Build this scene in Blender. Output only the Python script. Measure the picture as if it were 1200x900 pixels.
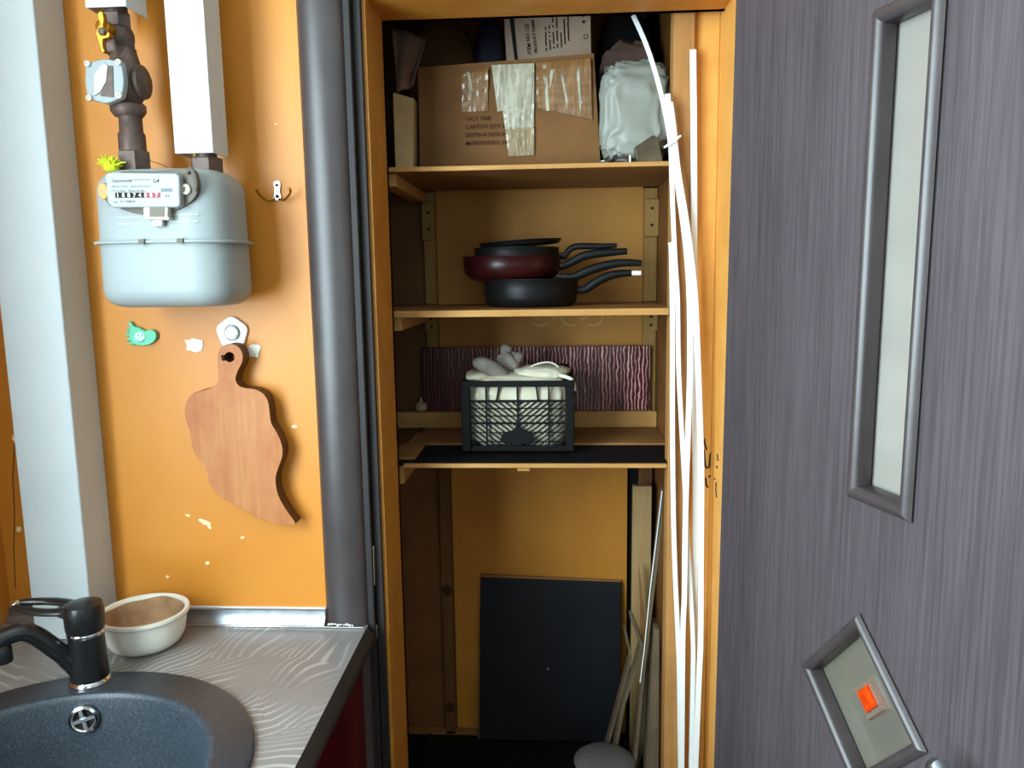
import bpy, bmesh, math, random
from mathutils import Vector, Matrix, noise as mnoise

for o in list(bpy.data.objects):
    bpy.data.objects.remove(o)
S = bpy.context.scene
COL = S.collection
random.seed(7)
PI = math.pi

# ------------------------------------------------------------------ camera
F_PX, PITCH, YAW, ROLL, CAM_Z = 905.0, .140, .060, -.0145, 1.43
_cy, _sy, _cp, _sp = math.cos(YAW), math.sin(YAW), math.cos(PITCH), math.sin(PITCH)
FWD = Vector((-_sy*_cp, _cy*_cp, -_sp))
_rt = Vector((_cy, _sy, 0))
_up = _rt.cross(FWD)
RT = math.cos(ROLL)*_rt + math.sin(ROLL)*_up
UP = -math.sin(ROLL)*_rt + math.cos(ROLL)*_up
CAM = Vector((0, 0, CAM_Z))
cd = bpy.data.cameras.new('camera')
cam = bpy.data.objects.new('camera', cd)
COL.objects.link(cam)
cd.sensor_width = 36
cd.lens = F_PX*36/1200
cd.clip_start = .02
M3 = Matrix((RT, UP, -FWD)).transposed()
cam.matrix_world = Matrix.Translation(CAM) @ M3.to_4x4()
S.camera = cam

# ------------------------------------------------------------------ world, light, exposure
W = bpy.data.worlds.new('world')
S.world = W
W.use_nodes = True
W.node_tree.nodes['Background'].inputs[0].default_value = (.60, .85, 1, 1)
W.node_tree.nodes['Background'].inputs[1].default_value = 1.0
def area(name, loc, aim, sx, sy, power, col):
    l = bpy.data.lights.new(name, 'AREA')
    l.shape = 'RECTANGLE'
    l.size, l.size_y = sx, sy
    l.energy = power
    l.color = col
    o = bpy.data.objects.new(name, l)
    COL.objects.link(o)
    o.location = loc
    o.rotation_euler = (Vector(aim)-Vector(loc)).to_track_quat('-Z', 'Y').to_euler()
    return o
area('window_daylight', (-1.03, -.34, 1.57), (0, -.30, 1.55), 1.74, 1.25, 86, (.74, .93, 1))
area('rear_fill', (.75, -2.22, 1.60), (.3, 0, 1.35), 1.1, 1.15, 2.5, (.80, .95, 1))  # added fill from behind the camera, not a known window
S.view_settings.view_transform = 'Standard'
S.view_settings.look = 'None'
S.view_settings.gamma = 1
S.view_settings.use_curve_mapping = False
S.view_settings.exposure = 0.66

# ------------------------------------------------------------------ helpers
def at(x, y, Y):                      # photograph pixel -> point on the plane parallel to the wall at depth Y
    d = (x-600)/F_PX*RT - (y-450)/F_PX*UP + FWD
    return CAM + d*(Y/d.y)

def lin(h):
    if isinstance(h, str):
        h = h.lstrip('#')
        h = [int(h[i:i+2], 16)/255 for i in (0, 2, 4)]
    return [c/12.92 if c <= .04045 else ((c+.055)/1.055)**2.4 for c in h] + [1]

class NT:
    def __init__(s, name):
        s.m = bpy.data.materials.new(name)
        s.m.use_nodes = True
        s.t = s.m.node_tree
        s.b = s.t.nodes['Principled BSDF']
    def n(s, typ, **kw):
        x = s.t.nodes.new(typ)
        for k, v in kw.items():
            if k.startswith('i_'):
                x.inputs[k[2:].replace('_', ' ')].default_value = v
            else:
                setattr(x, k, v)
        return x
    def l(s, a, b):
        s.t.links.new(a, b)
    def coord(s, scale=(1, 1, 1), rot=(0, 0, 0)):
        c = s.n('ShaderNodeTexCoord')
        m = s.n('ShaderNodeMapping')
        m.inputs['Scale'].default_value = scale
        m.inputs['Rotation'].default_value = rot
        s.l(c.outputs['Object'], m.inputs[0])
        return m.outputs[0]
    def noise(s, vec, scale, detail=4, rough=.55, dist=0):
        x = s.n('ShaderNodeTexNoise')
        x.inputs['Scale'].default_value = scale
        x.inputs['Detail'].default_value = detail
        x.inputs['Roughness'].default_value = rough
        x.inputs['Distortion'].default_value = dist
        s.l(vec, x.inputs['Vector'])
        return x.outputs['Fac']
    def ramp(s, fac, stops):
        r = s.n('ShaderNodeValToRGB')
        e = r.color_ramp.elements
        while len(e) < len(stops):
            e.new(.5)
        for k, (p, c) in enumerate(stops):
            e[k].position = p
            e[k].color = lin(c) if not isinstance(c, (int, float)) else (c, c, c, 1)
        s.l(fac, r.inputs[0])
        return r.outputs[0]
    def mix(s, fac, a, b, mode='MIX'):
        x = s.n('ShaderNodeMix', data_type='RGBA', blend_type=mode)
        for sock, v in ((x.inputs[0], fac), (x.inputs[6], a), (x.inputs[7], b)):
            if isinstance(v, (int, float)):
                sock.default_value = v
            elif isinstance(v, (list, tuple)):
                sock.default_value = v
            else:
                s.l(v, sock)
        return x.outputs[2]
    def math(s, op, a, b=0.0):
        x = s.n('ShaderNodeMath', operation=op)
        for sock, v in ((x.inputs[0], a), (x.inputs[1], b)):
            if isinstance(v, (int, float)):
                sock.default_value = v
            else:
                s.l(v, sock)
        return x.outputs[0]
    def bump(s, h, strength, dist=.001):
        x = s.n('ShaderNodeBump')
        x.inputs['Strength'].default_value = strength
        x.inputs['Distance'].default_value = dist
        s.l(h, x.inputs['Height'])
        s.l(x.outputs[0], s.b.inputs['Normal'])
    def set(s, rough=.5, metal=0, spec=.5):
        s.b.inputs['Roughness'].default_value = rough
        s.b.inputs['Metallic'].default_value = metal
        s.b.inputs['Specular IOR Level'].default_value = spec
        return s

def paint(name, col, col2=None, rough=.5, metal=0, spec=.5, scale=12, bump=.15, bscale=180):
    t = NT(name).set(rough, metal, spec)
    v = t.coord()
    c2 = col2 or col
    t.l(t.ramp(t.noise(v, scale, 5), [(.3, c2), (.7, col)]), t.b.inputs['Base Color'])
    if bump:
        t.bump(t.noise(v, bscale, 3), bump, .0006)
    return t.m

def wood(name, dark, light, axis='x', rough=.6, fine=1.0, spec=.3, blotch=None):
    t = NT(name).set(rough, 0, spec)
    sc = {'x': (3, 40, 40), 'y': (40, 3, 40), 'z': (40, 40, 3)}[axis]
    v = t.coord(sc)
    g = t.noise(v, 1.3*fine, 6, .65, .6)
    v2 = t.coord()
    b = t.noise(v2, 9, 3)
    c = t.ramp(g, [(.3, dark), (.68, light)])
    c = t.mix(.35, c, t.ramp(b, [(.3, dark), (.7, light)]))
    if blotch:
        c = t.mix(t.math('MULTIPLY', t.ramp(t.noise(t.coord((1, 1, .8)), 11, 3), [(.42, 0.0), (.68, 1.0)]), .75), c, lin(blotch))
    t.l(c, t.b.inputs['Base Color'])
    t.bump(g, .25, .0008)
    return t.m

# ---- mesh builder
class MB:
    def __init__(s):
        s.bm = bmesh.new()
    def face(s, pts):
        vs = [s.bm.verts.new(p) for p in pts]
        s.bm.faces.new(vs)
    def box(s, x0, x1, y0, y1, z0, z1, T=None):
        P = [Vector((x, y, z)) for x in (x0, x1) for y in (y0, y1) for z in (z0, z1)]
        if T:
            P = [T(p) if callable(T) else T @ p for p in P]
        v = [s.bm.verts.new(p) for p in P]
        for f in ((0, 1, 3, 2), (4, 6, 7, 5), (0, 4, 5, 1), (2, 3, 7, 6), (0, 2, 6, 4), (1, 5, 7, 3)):
            s.bm.faces.new([v[i] for i in f])
        return s
    def loft(s, rings, cap0=True, cap1=True, closed=False):
        R = [[s.bm.verts.new(p) for p in r] for r in rings]
        n = len(R[0])
        pairs = list(zip(R, R[1:])) + ([(R[-1], R[0])] if closed else [])
        for a, b in pairs:
            for i in range(n):
                s.bm.faces.new((a[i], a[(i+1) % n], b[(i+1) % n], b[i]))
        if not closed:
            if cap0:
                s.bm.faces.new(R[0][::-1])
            if cap1:
                s.bm.faces.new(R[-1])
        return s
    def lathe(s, prof, c, n=40, axis='z', sx=1, sy=1, T=None, cap=True):
        c = Vector(c)
        rings = []
        for r, h in prof:
            ring = []
            for i in range(n):
                a = 2*PI*i/n
                u, v = r*math.cos(a)*sx, r*math.sin(a)*sy
                p = {'z': Vector((u, v, h)), 'y': Vector((u, h, v)), 'x': Vector((h, u, v))}[axis]
                if T:
                    p = T @ p
                ring.append(c+p)
            rings.append(ring)
        return s.loft(rings, cap, cap)
    def tube(s, pts, r, n=10, flat=1.0, cap=True):
        pts = [Vector(p) for p in pts]
        rr = r if isinstance(r, (list, tuple)) else [r]*len(pts)
        rings = []
        ref = None
        for i, p in enumerate(pts):
            t = (pts[min(i+1, len(pts)-1)]-pts[max(i-1, 0)]).normalized()
            if ref is None:
                ref = Vector((0, 1, 0)) if abs(t.y) < .9 else Vector((1, 0, 0))
            u = (ref - t*ref.dot(t)).normalized()
            w = t.cross(u)
            ref = u
            rings.append([p + u*(rr[i]*flat*math.cos(2*PI*k/n)) + w*(rr[i]*math.sin(2*PI*k/n)) for k in range(n)])
        return s.loft(rings, cap, cap)
    def bar(s, pts, wu, wv, ref=(0, 1, 0)):          # rectangular section swept along points
        pts = [Vector(p) for p in pts]
        rings = []
        for i, p in enumerate(pts):
            t = (pts[min(i+1, len(pts)-1)]-pts[max(i-1, 0)]).normalized()
            u = Vector(ref)
            u = (u - t*u.dot(t)).normalized()
            w = t.cross(u)
            rings.append([p+u*wu/2*a+w*wv/2*b for a, b in ((-1, -1), (1, -1), (1, 1), (-1, 1))])
        return s.loft(rings)
    def prism(s, pts, d, holes=None):                # outline of 3-D points extruded by vector d
        d = Vector(d)
        vs = [s.bm.verts.new(p) for p in pts]
        if not holes:
            f = s.bm.faces.new(vs)
            r = bmesh.ops.extrude_face_region(s.bm, geom=[f])
            bmesh.ops.translate(s.bm, vec=d, verts=[e for e in r['geom'] if isinstance(e, bmesh.types.BMVert)])
            return s
        loops = [vs] + [[s.bm.verts.new(p) for p in h] for h in holes]
        ed = []
        for L in loops:
            for i in range(len(L)):
                ed.append(s.bm.edges.new((L[i], L[(i+1) % len(L)])))
        g = bmesh.ops.triangle_fill(s.bm, use_beauty=True, use_dissolve=False, edges=ed)
        fs = [e for e in g['geom'] if isinstance(e, bmesh.types.BMFace)]
        r = bmesh.ops.extrude_face_region(s.bm, geom=fs)
        bmesh.ops.translate(s.bm, vec=d, verts=[e for e in r['geom'] if isinstance(e, bmesh.types.BMVert)])
        return s
    def grid(s, fn, nu, nv):
        V = [[s.bm.verts.new(fn(i/nu, j/nv)) for j in range(nv+1)] for i in range(nu+1)]
        for i in range(nu):
            for j in range(nv):
                s.bm.faces.new((V[i][j], V[i+1][j], V[i+1][j+1], V[i][j+1]))
        return s

def world_of(o):
    p = Vector((0, 0, 0))
    while o:
        p += Vector(o.location)
        o = o.parent
    return p

def obj(name, mb, m, parent=None, bevel=0, seg=2, smooth=35, origin=None, label=None, cat=None, group=None, kind=None, sub=0):
    me = bpy.data.meshes.new(name)
    bmesh.ops.remove_doubles(mb.bm, verts=mb.bm.verts, dist=1e-6)
    bmesh.ops.recalc_face_normals(mb.bm, faces=mb.bm.faces)
    if parent:
        off = world_of(parent)
    elif origin is not None:
        off = Vector(origin)
    else:
        vs = [v.co for v in mb.bm.verts]
        off = Vector(((min(v.x for v in vs)+max(v.x for v in vs))/2, (min(v.y for v in vs)+max(v.y for v in vs))/2, min(v.z for v in vs)))
    for v in mb.bm.verts:
        v.co -= off
    mb.bm.to_mesh(me)
    mb.bm.free()
    me.materials.append(m)
    if smooth:
        for p in me.polygons:
            p.use_smooth = True
        me.set_sharp_from_angle(angle=math.radians(smooth))
    o = bpy.data.objects.new(name, me)
    COL.objects.link(o)
    if parent:
        o.parent = parent
    else:
        o.location = off
    if bevel:
        b = o.modifiers.new('bevel', 'BEVEL')
        b.width = bevel
        b.segments = seg
        b.limit_method = 'ANGLE'
        b.angle_limit = math.radians(40)
    if sub:
        b = o.modifiers.new('subd', 'SUBSURF')
        b.levels = b.render_levels = sub
    tag(o, label, cat, group, kind)
    return o

def tag(o, label=None, cat=None, group=None, kind=None):
    for k, v in (('label', label), ('category', cat), ('group', group), ('kind', kind)):
        if v:
            o[k] = v
    return o

def thing(name, label, cat, loc, group=None):
    o = bpy.data.objects.new(name, None)
    o.empty_display_size = .02
    COL.objects.link(o)
    o.location = loc
    return tag(o, label, cat, group)

def box(*a, T=None):
    return MB().box(*a, T=T)

def text_mb(txt, size, origin, ux, uz, align='LEFT', thick=.0002, bold=0):
    """flat lettering laid on a plane: ux = writing direction, uz = up of the letters"""
    c = bpy.data.curves.new('lettering', 'FONT')
    c.body = txt
    c.size = size
    c.align_x = align
    c.offset = bold
    c.resolution_u = 2
    o = bpy.data.objects.new('lettering', c)
    COL.objects.link(o)
    dg = bpy.context.evaluated_depsgraph_get()
    me = bpy.data.meshes.new_from_object(o.evaluated_get(dg))
    bpy.data.objects.remove(o)
    bpy.data.curves.remove(c)
    mb = MB()
    mb.bm.from_mesh(me)
    bpy.data.meshes.remove(me)
    ux, uz = Vector(ux).normalized(), Vector(uz).normalized()
    for v in mb.bm.verts:
        v.co = Vector(origin) + ux*v.co.x + uz*v.co.y
    return mb

def join(mbs):
    out = MB()
    for m in mbs:
        me = bpy.data.meshes.new('t')
        m.bm.to_mesh(me)
        m.bm.free()
        out.bm.from_mesh(me)
        bpy.data.meshes.remove(me)
    return out

def smooth_line(pts, n=6):                            # Catmull-Rom through the points
    P = [Vector(p) for p in pts]
    out = []
    for i in range(len(P)-1):
        a, b, c, d = P[max(i-1, 0)], P[i], P[i+1], P[min(i+2, len(P)-1)]
        for k in range(n):
            t = k/n
            out.append(.5*((2*b)+(c-a)*t+(2*a-5*b+4*c-d)*t*t+(3*b-a-3*c+d)*t**3))
    out.append(P[-1])
    return out

def smooth_loop(pts, n=5):
    P = [Vector(p) for p in pts]
    N = len(P)
    out = []
    for i in range(N):
        a, b, c, d = P[(i-1) % N], P[i], P[(i+1) % N], P[(i+2) % N]
        for k in range(n):
            t = k/n
            out.append(.5*((2*b)+(c-a)*t+(2*a-5*b+4*c-d)*t*t+(3*b-a-3*c+d)*t**3))
    return out

# ------------------------------------------------------------------ materials
def wall_mat():
    t = NT('ochre_wall_paint').set(.42, 0, .4)
    v = t.coord()
    c = t.ramp(t.noise(v, 5, 4), [(.3, '#CD8029'), (.7, '#D48A31')])
    t.l(c, t.b.inputs['Base Color'])
    t.bump(t.noise(v, 60, 4), .12, .001)
    return t.m
def door_mat():
    t = NT('wenge_laminate').set(.5, 0, .4)
    g = t.noise(t.coord((220, 220, 5)), 1.0, 5, .7)
    b = t.noise(t.coord((9, 9, 1.2)), 1.0, 3)
    c = t.mix(.4, t.ramp(g, [(.3, '#302A2D'), (.7, '#5B5255')]), t.ramp(b, [(.3, '#393236'), (.7, '#544B4F')]))
    t.l(c, t.b.inputs['Base Color'])
    t.bump(g, .3, .0006)
    return t.m
def counter_mat():
    t = NT('grey_swirl_laminate').set(.33, 0, .5)
    v = t.coord()
    nz = t.n('ShaderNodeTexNoise', noise_dimensions='3D')
    nz.inputs['Scale'].default_value = 9
    nz.inputs['Detail'].default_value = 0
    t.l(v, nz.inputs['Vector'])
    d = t.n('ShaderNodeVectorMath', operation='SCALE')
    t.l(nz.outputs['Color'], d.inputs[0])
    d.inputs['Scale'].default_value = .07
    w = t.n('ShaderNodeVectorMath', operation='ADD')
    t.l(v, w.inputs[0])
    t.l(d.outputs[0], w.inputs[1])
    vo = t.n('ShaderNodeTexVoronoi', voronoi_dimensions='2D')
    vo.inputs['Scale'].default_value = 9
    t.l(w.outputs[0], vo.inputs['Vector'])
    sep = t.n('ShaderNodeSeparateColor')
    t.l(vo.outputs['Color'], sep.inputs[0])
    rot = t.n('ShaderNodeVectorRotate', rotation_type='Z_AXIS')
    t.l(w.outputs[0], rot.inputs['Vector'])
    t.l(t.math('MULTIPLY', sep.outputs[0], 6.28), rot.inputs['Angle'])
    wv = t.n('ShaderNodeTexWave', wave_type='BANDS', bands_direction='X', wave_profile='SIN')
    wv.inputs['Scale'].default_value = 22
    wv.inputs['Distortion'].default_value = 9
    wv.inputs['Detail'].default_value = 0
    wv.inputs['Detail Scale'].default_value = .30
    t.l(rot.outputs[0], wv.inputs['Vector'])
    line = t.ramp(wv.outputs['Fac'], [(.72, 0.0), (.95, 1.0)])
    fade = t.ramp(t.noise(v, 8, 2), [(.42, 0.03), (.62, 0.6)])
    f = t.math('MULTIPLY', line, fade)
    base = t.ramp(t.noise(v, 6, 4), [(.3, '#787472'), (.7, '#86827F')])
    t.l(t.mix(f, base, lin('#C2C0BD')), t.b.inputs['Base Color'])
    t.bump(f, .1, .0005)
    return t.m
def granite_mat():
    t = NT('graphite_composite').set(.42, 0, .5)
    v = t.coord()
    n1 = t.noise(v, 420, 2, .6)
    n2 = t.noise(v, 900, 1)
    c = t.ramp(n1, [(.3, '#1E262F'), (.55, '#313941'), (.75, '#545B62')])
    s = t.ramp(n2, [(.74, 0.0), (.8, 1.0)])
    t.l(t.mix(s, c, lin('#9EA4A8')), t.b.inputs['Base Color'])
    t.bump(n1, .12, .0004)
    return t.m
def streak_mat():
    t = NT('burgundy_streaked_sheet').set(.28, 0, .5)
    v = t.coord((1, 1, 1))
    wv = t.n('ShaderNodeTexWave', wave_type='BANDS', bands_direction='X', wave_profile='SIN')
    wv.inputs['Scale'].default_value = 40
    wv.inputs['Distortion'].default_value = 4.5
    wv.inputs['Detail'].default_value = 3
    wv.inputs['Detail Scale'].default_value = 2.2
    t.l(t.coord((1, 1, .5)), wv.inputs['Vector'])
    n = t.noise(t.coord((60, 1, 6)), 1, 3)
    f = t.math('MULTIPLY', t.ramp(wv.outputs['Fac'], [(.62, 0.0), (.95, 1.0)]), t.ramp(n, [(.3, .15), (.6, 1.0)]))
    side = t.n('ShaderNodeSeparateXYZ')
    t.l(v, side.inputs[0])
    g = t.math('MULTIPLY', f, t.ramp(t.math('ADD', t.math('MULTIPLY', side.outputs[0], 2.0), .5), [(.06, .0), (.25, 1.0)]))
    t.l(t.mix(g, t.ramp(n, [(.3, '#3A0811'), (.7, '#5A111C')]), lin('#E8B2A6')), t.b.inputs['Base Color'])
    t.bump(f, .4, .001)
    return t.m
def frosted_mat():
    t = NT('frosted_pane').set(.30, 0, .5)
    t.l(t.ramp(t.noise(t.coord((2, 2, 5)), 1, 3), [(.3, '#97928A'), (.7, '#AFAAA1')]), t.b.inputs['Base Color'])
    t.b.inputs['Transmission Weight'].default_value = .35
    t.b.inputs['IOR'].default_value = 1.45
    t.bump(t.noise(t.coord(), 700, 2), .3, .0004)
    return t.m
def tape_mat(name, c1, c2):
    t = NT(name).set(.16, 0, .7)
    v = t.coord((95, 1, 12))
    n = t.noise(v, 1, 4, .6, 1.2)
    t.l(t.ramp(n, [(.32, c1), (.62, c2)]), t.b.inputs['Base Color'])  # streaky highlights of clear tape put into the colour
    t.bump(n, .6, .0015)
    return t.m
def metal(name, col, rough=.3):
    return paint(name, col, None, rough, 1, .5, 30, .05, 300)
def glassy(name, col, trans=.9, rough=.05):
    t = NT(name).set(rough, 0, .5)
    t.l(t.ramp(t.noise(t.coord(), 60, 2), [(.3, col), (.7, col)]), t.b.inputs['Base Color'])
    t.b.inputs['Transmission Weight'].default_value = trans
    return t.m

M = dict(
    wall=wall_mat(),
    room=paint('pale_room_paint', '#A39C8E', '#989083', .6),
    floor=wood('brown_floor', '#4B3624', '#6B4E34', 'y', .4),
    ceil=paint('ceiling_paint', '#E4E4E0', None, .8),
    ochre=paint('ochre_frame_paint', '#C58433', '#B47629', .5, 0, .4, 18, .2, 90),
    ochre_lit=paint('ochre_lit_paint', '#E2A452', '#D49442', .5, 0, .4, 18, .2, 90),  # lighter copy of the frame ochre, window light put into its colour
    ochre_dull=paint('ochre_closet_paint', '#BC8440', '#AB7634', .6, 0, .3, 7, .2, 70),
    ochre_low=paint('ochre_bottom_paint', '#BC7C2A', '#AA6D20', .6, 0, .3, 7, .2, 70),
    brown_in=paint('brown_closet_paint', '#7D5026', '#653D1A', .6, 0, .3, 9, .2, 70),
    wenge=door_mat(),
    casing=paint('dark_casing_foil', '#453D3D', '#393232', .36, 0, .5, 14, .15, 260),
    jamb=paint('dark_jamb', '#2A2424', '#201B1C', .6, 0, .4),
    frost=frosted_mat(),
    counter=counter_mat(),
    counter_edge=paint('counter_edge', '#332F2E', '#292626', .4),
    granite=granite_mat(),
    alu=paint('brushed_aluminium', '#A9AEB4', '#8E949B', .38, 1, .5, 40, .1, 240),
    chrome=metal('chrome', '#D8DADC', .14),
    satin=metal('satin_chrome', '#C9CBCC', .38),
    steel=metal('steel_screw', '#9A958C', .35),
    black_tap=paint('black_tap_coat', '#1B1B1C', '#161617', .3, 0, .5),
    strip_white=paint('strip_white_pvc', '#EEF1F1', '#E6EAEB', .4, 0, .4, 6, .03),
    white_pvc=paint('white_pvc', '#C9D1D4', '#C1CACD', .45, 0, .3, 6, .03),
    meter=paint('meter_white_enamel', '#9BA3A4', '#949C9D', .42, 0, .25, 8, .06, 120),
    meter_grey=paint('meter_grey_gasket', '#6B6458', '#554E44', .6),
    meter_beige=paint('meter_beige_plastic', '#CBC8B8', '#BDBAA8', .45),
    plate=paint('index_plate_print', '#9FA7AB', None, .4, 0, .3, 20, 0),
    iron=paint('dark_iron_pipe', '#6A544A', '#433430', .5, .25, .5, 60, .4, 160),
    brass=paint('old_brass', '#C08A2B', '#8A5D19', .35, .8, .5, 50, .3, 180),
    amber=paint('amber_plastic', '#D99426', '#C07C18', .35),
    ink=paint('black_ink', '#241D1A', None, .7, 0, .2, 10, 0),
    inkbrown=paint('brown_ink', '#3A2415', None, .8, 0, .2, 10, 0),
    red_ink=paint('red_digit_wheel', '#8E2B3E', None, .5, 0, .4, 10, 0),
    white_ink=paint('white_ink', '#F2F2EE', None, .6, 0, .3, 10, 0),
    grey_ink=paint('grey_ink', '#5F666B', None, .6, 0, .3, 10, 0),
    yarn=paint('yellow_green_sponge', '#D3DA3C', '#B5BE25', .9, 0, .2, 60, .8, 300),
    mint=paint('mint_rubber', '#5FC9A4', '#4DB893', .4, 0, .5),
    mint_light=paint('pale_mint_print', '#C2F2DF', None, .4, 0, .5, 10, 0),
    green_ink=paint('green_ink', '#2B7A5E', None, .5, 0, .4, 10, 0),
    white_plastic=paint('white_plastic', '#F0F1EE', '#E8E9E5', .35, 0, .5),
    paper=paint('torn_white_paper', '#EFEBDF', '#E4DDCB', .8, 0, .2, 70, .3, 150),
    chip=paint('bare_plaster_chip', '#F3E6BF', '#EAD8A6', .9, 0, .2),
    board=wood('cutting_board_wood', '#A66434', '#C68A56', 'z', .5, 1.2, .3, '#A2532B'),
    board_edge_shade=wood('cutting_board_edge_shade', '#4E2E15', '#67401E', 'z', .6),
    bowl=paint('ivory_ceramic', '#EFEBE0', '#E7E2D5', .25, 0, .5, 9, .04),
    crust=paint('dried_brown_crust', '#C09C77', '#8C6A49', .9, 0, .2, 26, .9, 90),
    red_gloss=paint('burgundy_gloss', '#5A0E14', '#4A0A10', .2, 0, .5),
    pine=wood('pine_board', '#9C6A34', '#C89A5A', 'x', .65),
    pine_y=wood('pine_rail', '#A8783E', '#D2A264', 'y', .65),
    pine_z=wood('pine_batten', '#83602F', '#A88248', 'z', .65),
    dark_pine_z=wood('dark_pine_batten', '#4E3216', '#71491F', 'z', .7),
    shelfwood=wood('shelf_wood', '#6E4823', '#9A6E3E', 'x', .6),
    post=wood('stained_post_wood', '#93602F', '#B98850', 'z', .6),
    ply=wood('pale_plywood', '#8A6C42', '#AC8C60', 'z', .75),
    greyply=wood('grey_lath', '#4C3E2E', '#74624A', 'z', .8),
    mdf=paint('hardboard', '#8E5E2E', '#7B4E24', .7),
    black_sheet=paint('black_sheet', '#1A1B20', '#131418', .6, 0, .2, 5, .3, 60),
    black=paint('matt_black', '#101010', '#0A0A0A', .8, 0, .15),
    black_plastic=paint('black_crate_plastic', '#0C0C0D', '#080809', .6, 0, .15),
    pan=paint('black_speckled_pan', '#131315', '#0B0B0C', .4, 0, .3, 300, .15, 300),
    pan_red=paint('wine_red_enamel', '#320A0C', '#1C0507', .3, 0, .35, 8, .03),
    pan_in=paint('nonstick_lining', '#1F1F20', '#161616', .35, 0, .5),
    bracket=paint('dark_steel_bracket', '#3A3835', '#2A2826', .35, .6, .5, 40, .1),
    handle=paint('black_bakelite', '#0E0E10', '#0A0A0B', .5, 0, .25),
    cloth=paint('white_cloth', '#D5CEB8', '#BFB7A0', .9, 0, .1, 20, .8, 60),
    grey_cloth=paint('grey_plush', '#8F887E', '#756E66', .95, 0, .1, 40, 1, 120),
    cord=paint('white_cord', '#D8D2C2', None, .7, 0, .3),
    carton=paint('brown_carton', '#7A5530', '#624325', .75, 0, .2, 8, .2, 50),
    carton_pale=paint('pale_pink_carton', '#C9AE98', '#B79A84', .75, 0, .2, 8, .1, 50),
    carton_beige=paint('beige_carton', '#B79C72', '#A2875E', .75, 0, .2),
    tape_carton=tape_mat('carton_coloured_tape', '#6A4927', '#85603A'),
    tape=tape_mat('tape_highlight', '#7B7158', '#B4B09C'), tape_dull=tape_mat('dull_tape', '#6F5A3C', '#92805E'),
    bag=paint('white_polythene', '#8D9086', '#7E8178', .45, 0, .5, 9, .5, 30),
    dark_bag=paint('dark_blue_polythene', '#343848', '#1E2029', .4, 0, .5, 14, .8, 40),
    brown_bag=paint('brown_cloth_bag', '#8A6440', '#6B4A30', .9, 0, .1, 12, .8, 40),
    mauve_bag=paint('mauve_grey_wrap', '#7A5F54', '#5E483F', .8, 0, .2, 12, .8, 40),
    foil=paint('crumpled_foil', '#8F9092', '#5C5D60', .3, .9, .5, 40, .8, 90),
    tin=paint('tarnished_tin', '#6D5F49', '#493D2D', .3, .7, .5, 30, .5, 70),
    garlic=paint('garlic_skin', '#C9A98E', '#B08C74', .6),
    chalk=paint('chalk_mark', '#C7A468', '#B79257', .9, 0, .1),
    jewel=paint('orange_glass', '#D8480F', '#A92A08', .12, 0, .6, 90, .5, 140),
    bevel_glass=glassy('bevelled_glass', '#CDBCA8', .8, .06),
    sage_pane=paint('sage_grey_glass', '#696356', '#5B5750', .18, 0, .5, 12, .05),
    lid=paint('dark_grey_enamel', '#6C6866', '#575351', .35, 0, .5),
    window_frame=paint('window_frame_white', '#EDEDEB', None, .4),
)

# ------------------------------------------------------------------ setting
WY, JY, FY, BY = 1.2, 1.222, 1.35, 1.712   # wall face, back of door jamb, inner end of the reveal, closet back
LX = -.935                           # left wall
RX, RY0 = 1.55, -2.3
CT = .86                             # worktop height
def struct(name, mb, m, label=None, **k):
    return obj(name, mb, m, label=label, kind='structure', **k)

struct('floor', box(LX-.1, RX+.1, RY0-.1, 1.75, -.06, 0), M['floor'], 'brown wooden kitchen floor')
struct('ceiling', box(LX-.1, RX+.1, RY0-.1, 1.75, 2.5, 2.56), M['ceil'], 'white kitchen ceiling')
mb = MB()
mb.box(LX-.1, -.325, WY, FY, 0, 2.5)
mb.box(.31, RX+.1, WY, FY, 0, 2.5)
mb.box(-.325, .31, WY, FY, 2.02, 2.5)
wall_back = struct('wall_back', mb, M['wall'], 'ochre painted kitchen wall around the closet opening', origin=(0, WY, 0))
mb = MB()                            # left wall with window opening Y -1.24..0.56, z .91..2.2
mb.box(LX-.1, LX, RY0, -1.24, 0, 2.5)
mb.box(LX-.1, LX, .56, WY, 0, 2.5)
mb.box(LX-.1, LX, -1.24, .56, 0, .91)
mb.box(LX-.1, LX, -1.24, .56, 2.2, 2.5)
struct('wall_left', mb, M['wall'], 'ochre painted kitchen wall with the window', origin=(LX, 0, 0))
struct('wall_right', box(RX, RX+.1, RY0, WY, 0, 2.5), M['room'], 'pale kitchen wall on the right')
mb = MB()
mb.box(LX-.1, .18, RY0-.1, RY0, 0, 2.5)
mb.box(1.32, RX+.1, RY0-.1, RY0, 0, 2.5)
mb.box(.18, 1.32, RY0-.1, RY0, 0, 1.0)
mb.box(.18, 1.32, RY0-.1, RY0, 2.2, 2.5)
struct('wall_front', mb, M['room'], 'pale kitchen wall behind the viewer')
mb = MB()
for a, b in ((-1.24, -1.18), (.50, .56), (-.37, -.31)):
    mb.box(LX-.07, LX-.02, a, b, .91, 2.2)
mb.box(LX-.07, LX-.02, -1.24, .56, .91, .95)
mb.box(LX-.07, LX-.02, -1.24, .56, 2.14, 2.2)
struct('window_1', mb, M['window_frame'], 'white framed kitchen window on the left wall')

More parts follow.
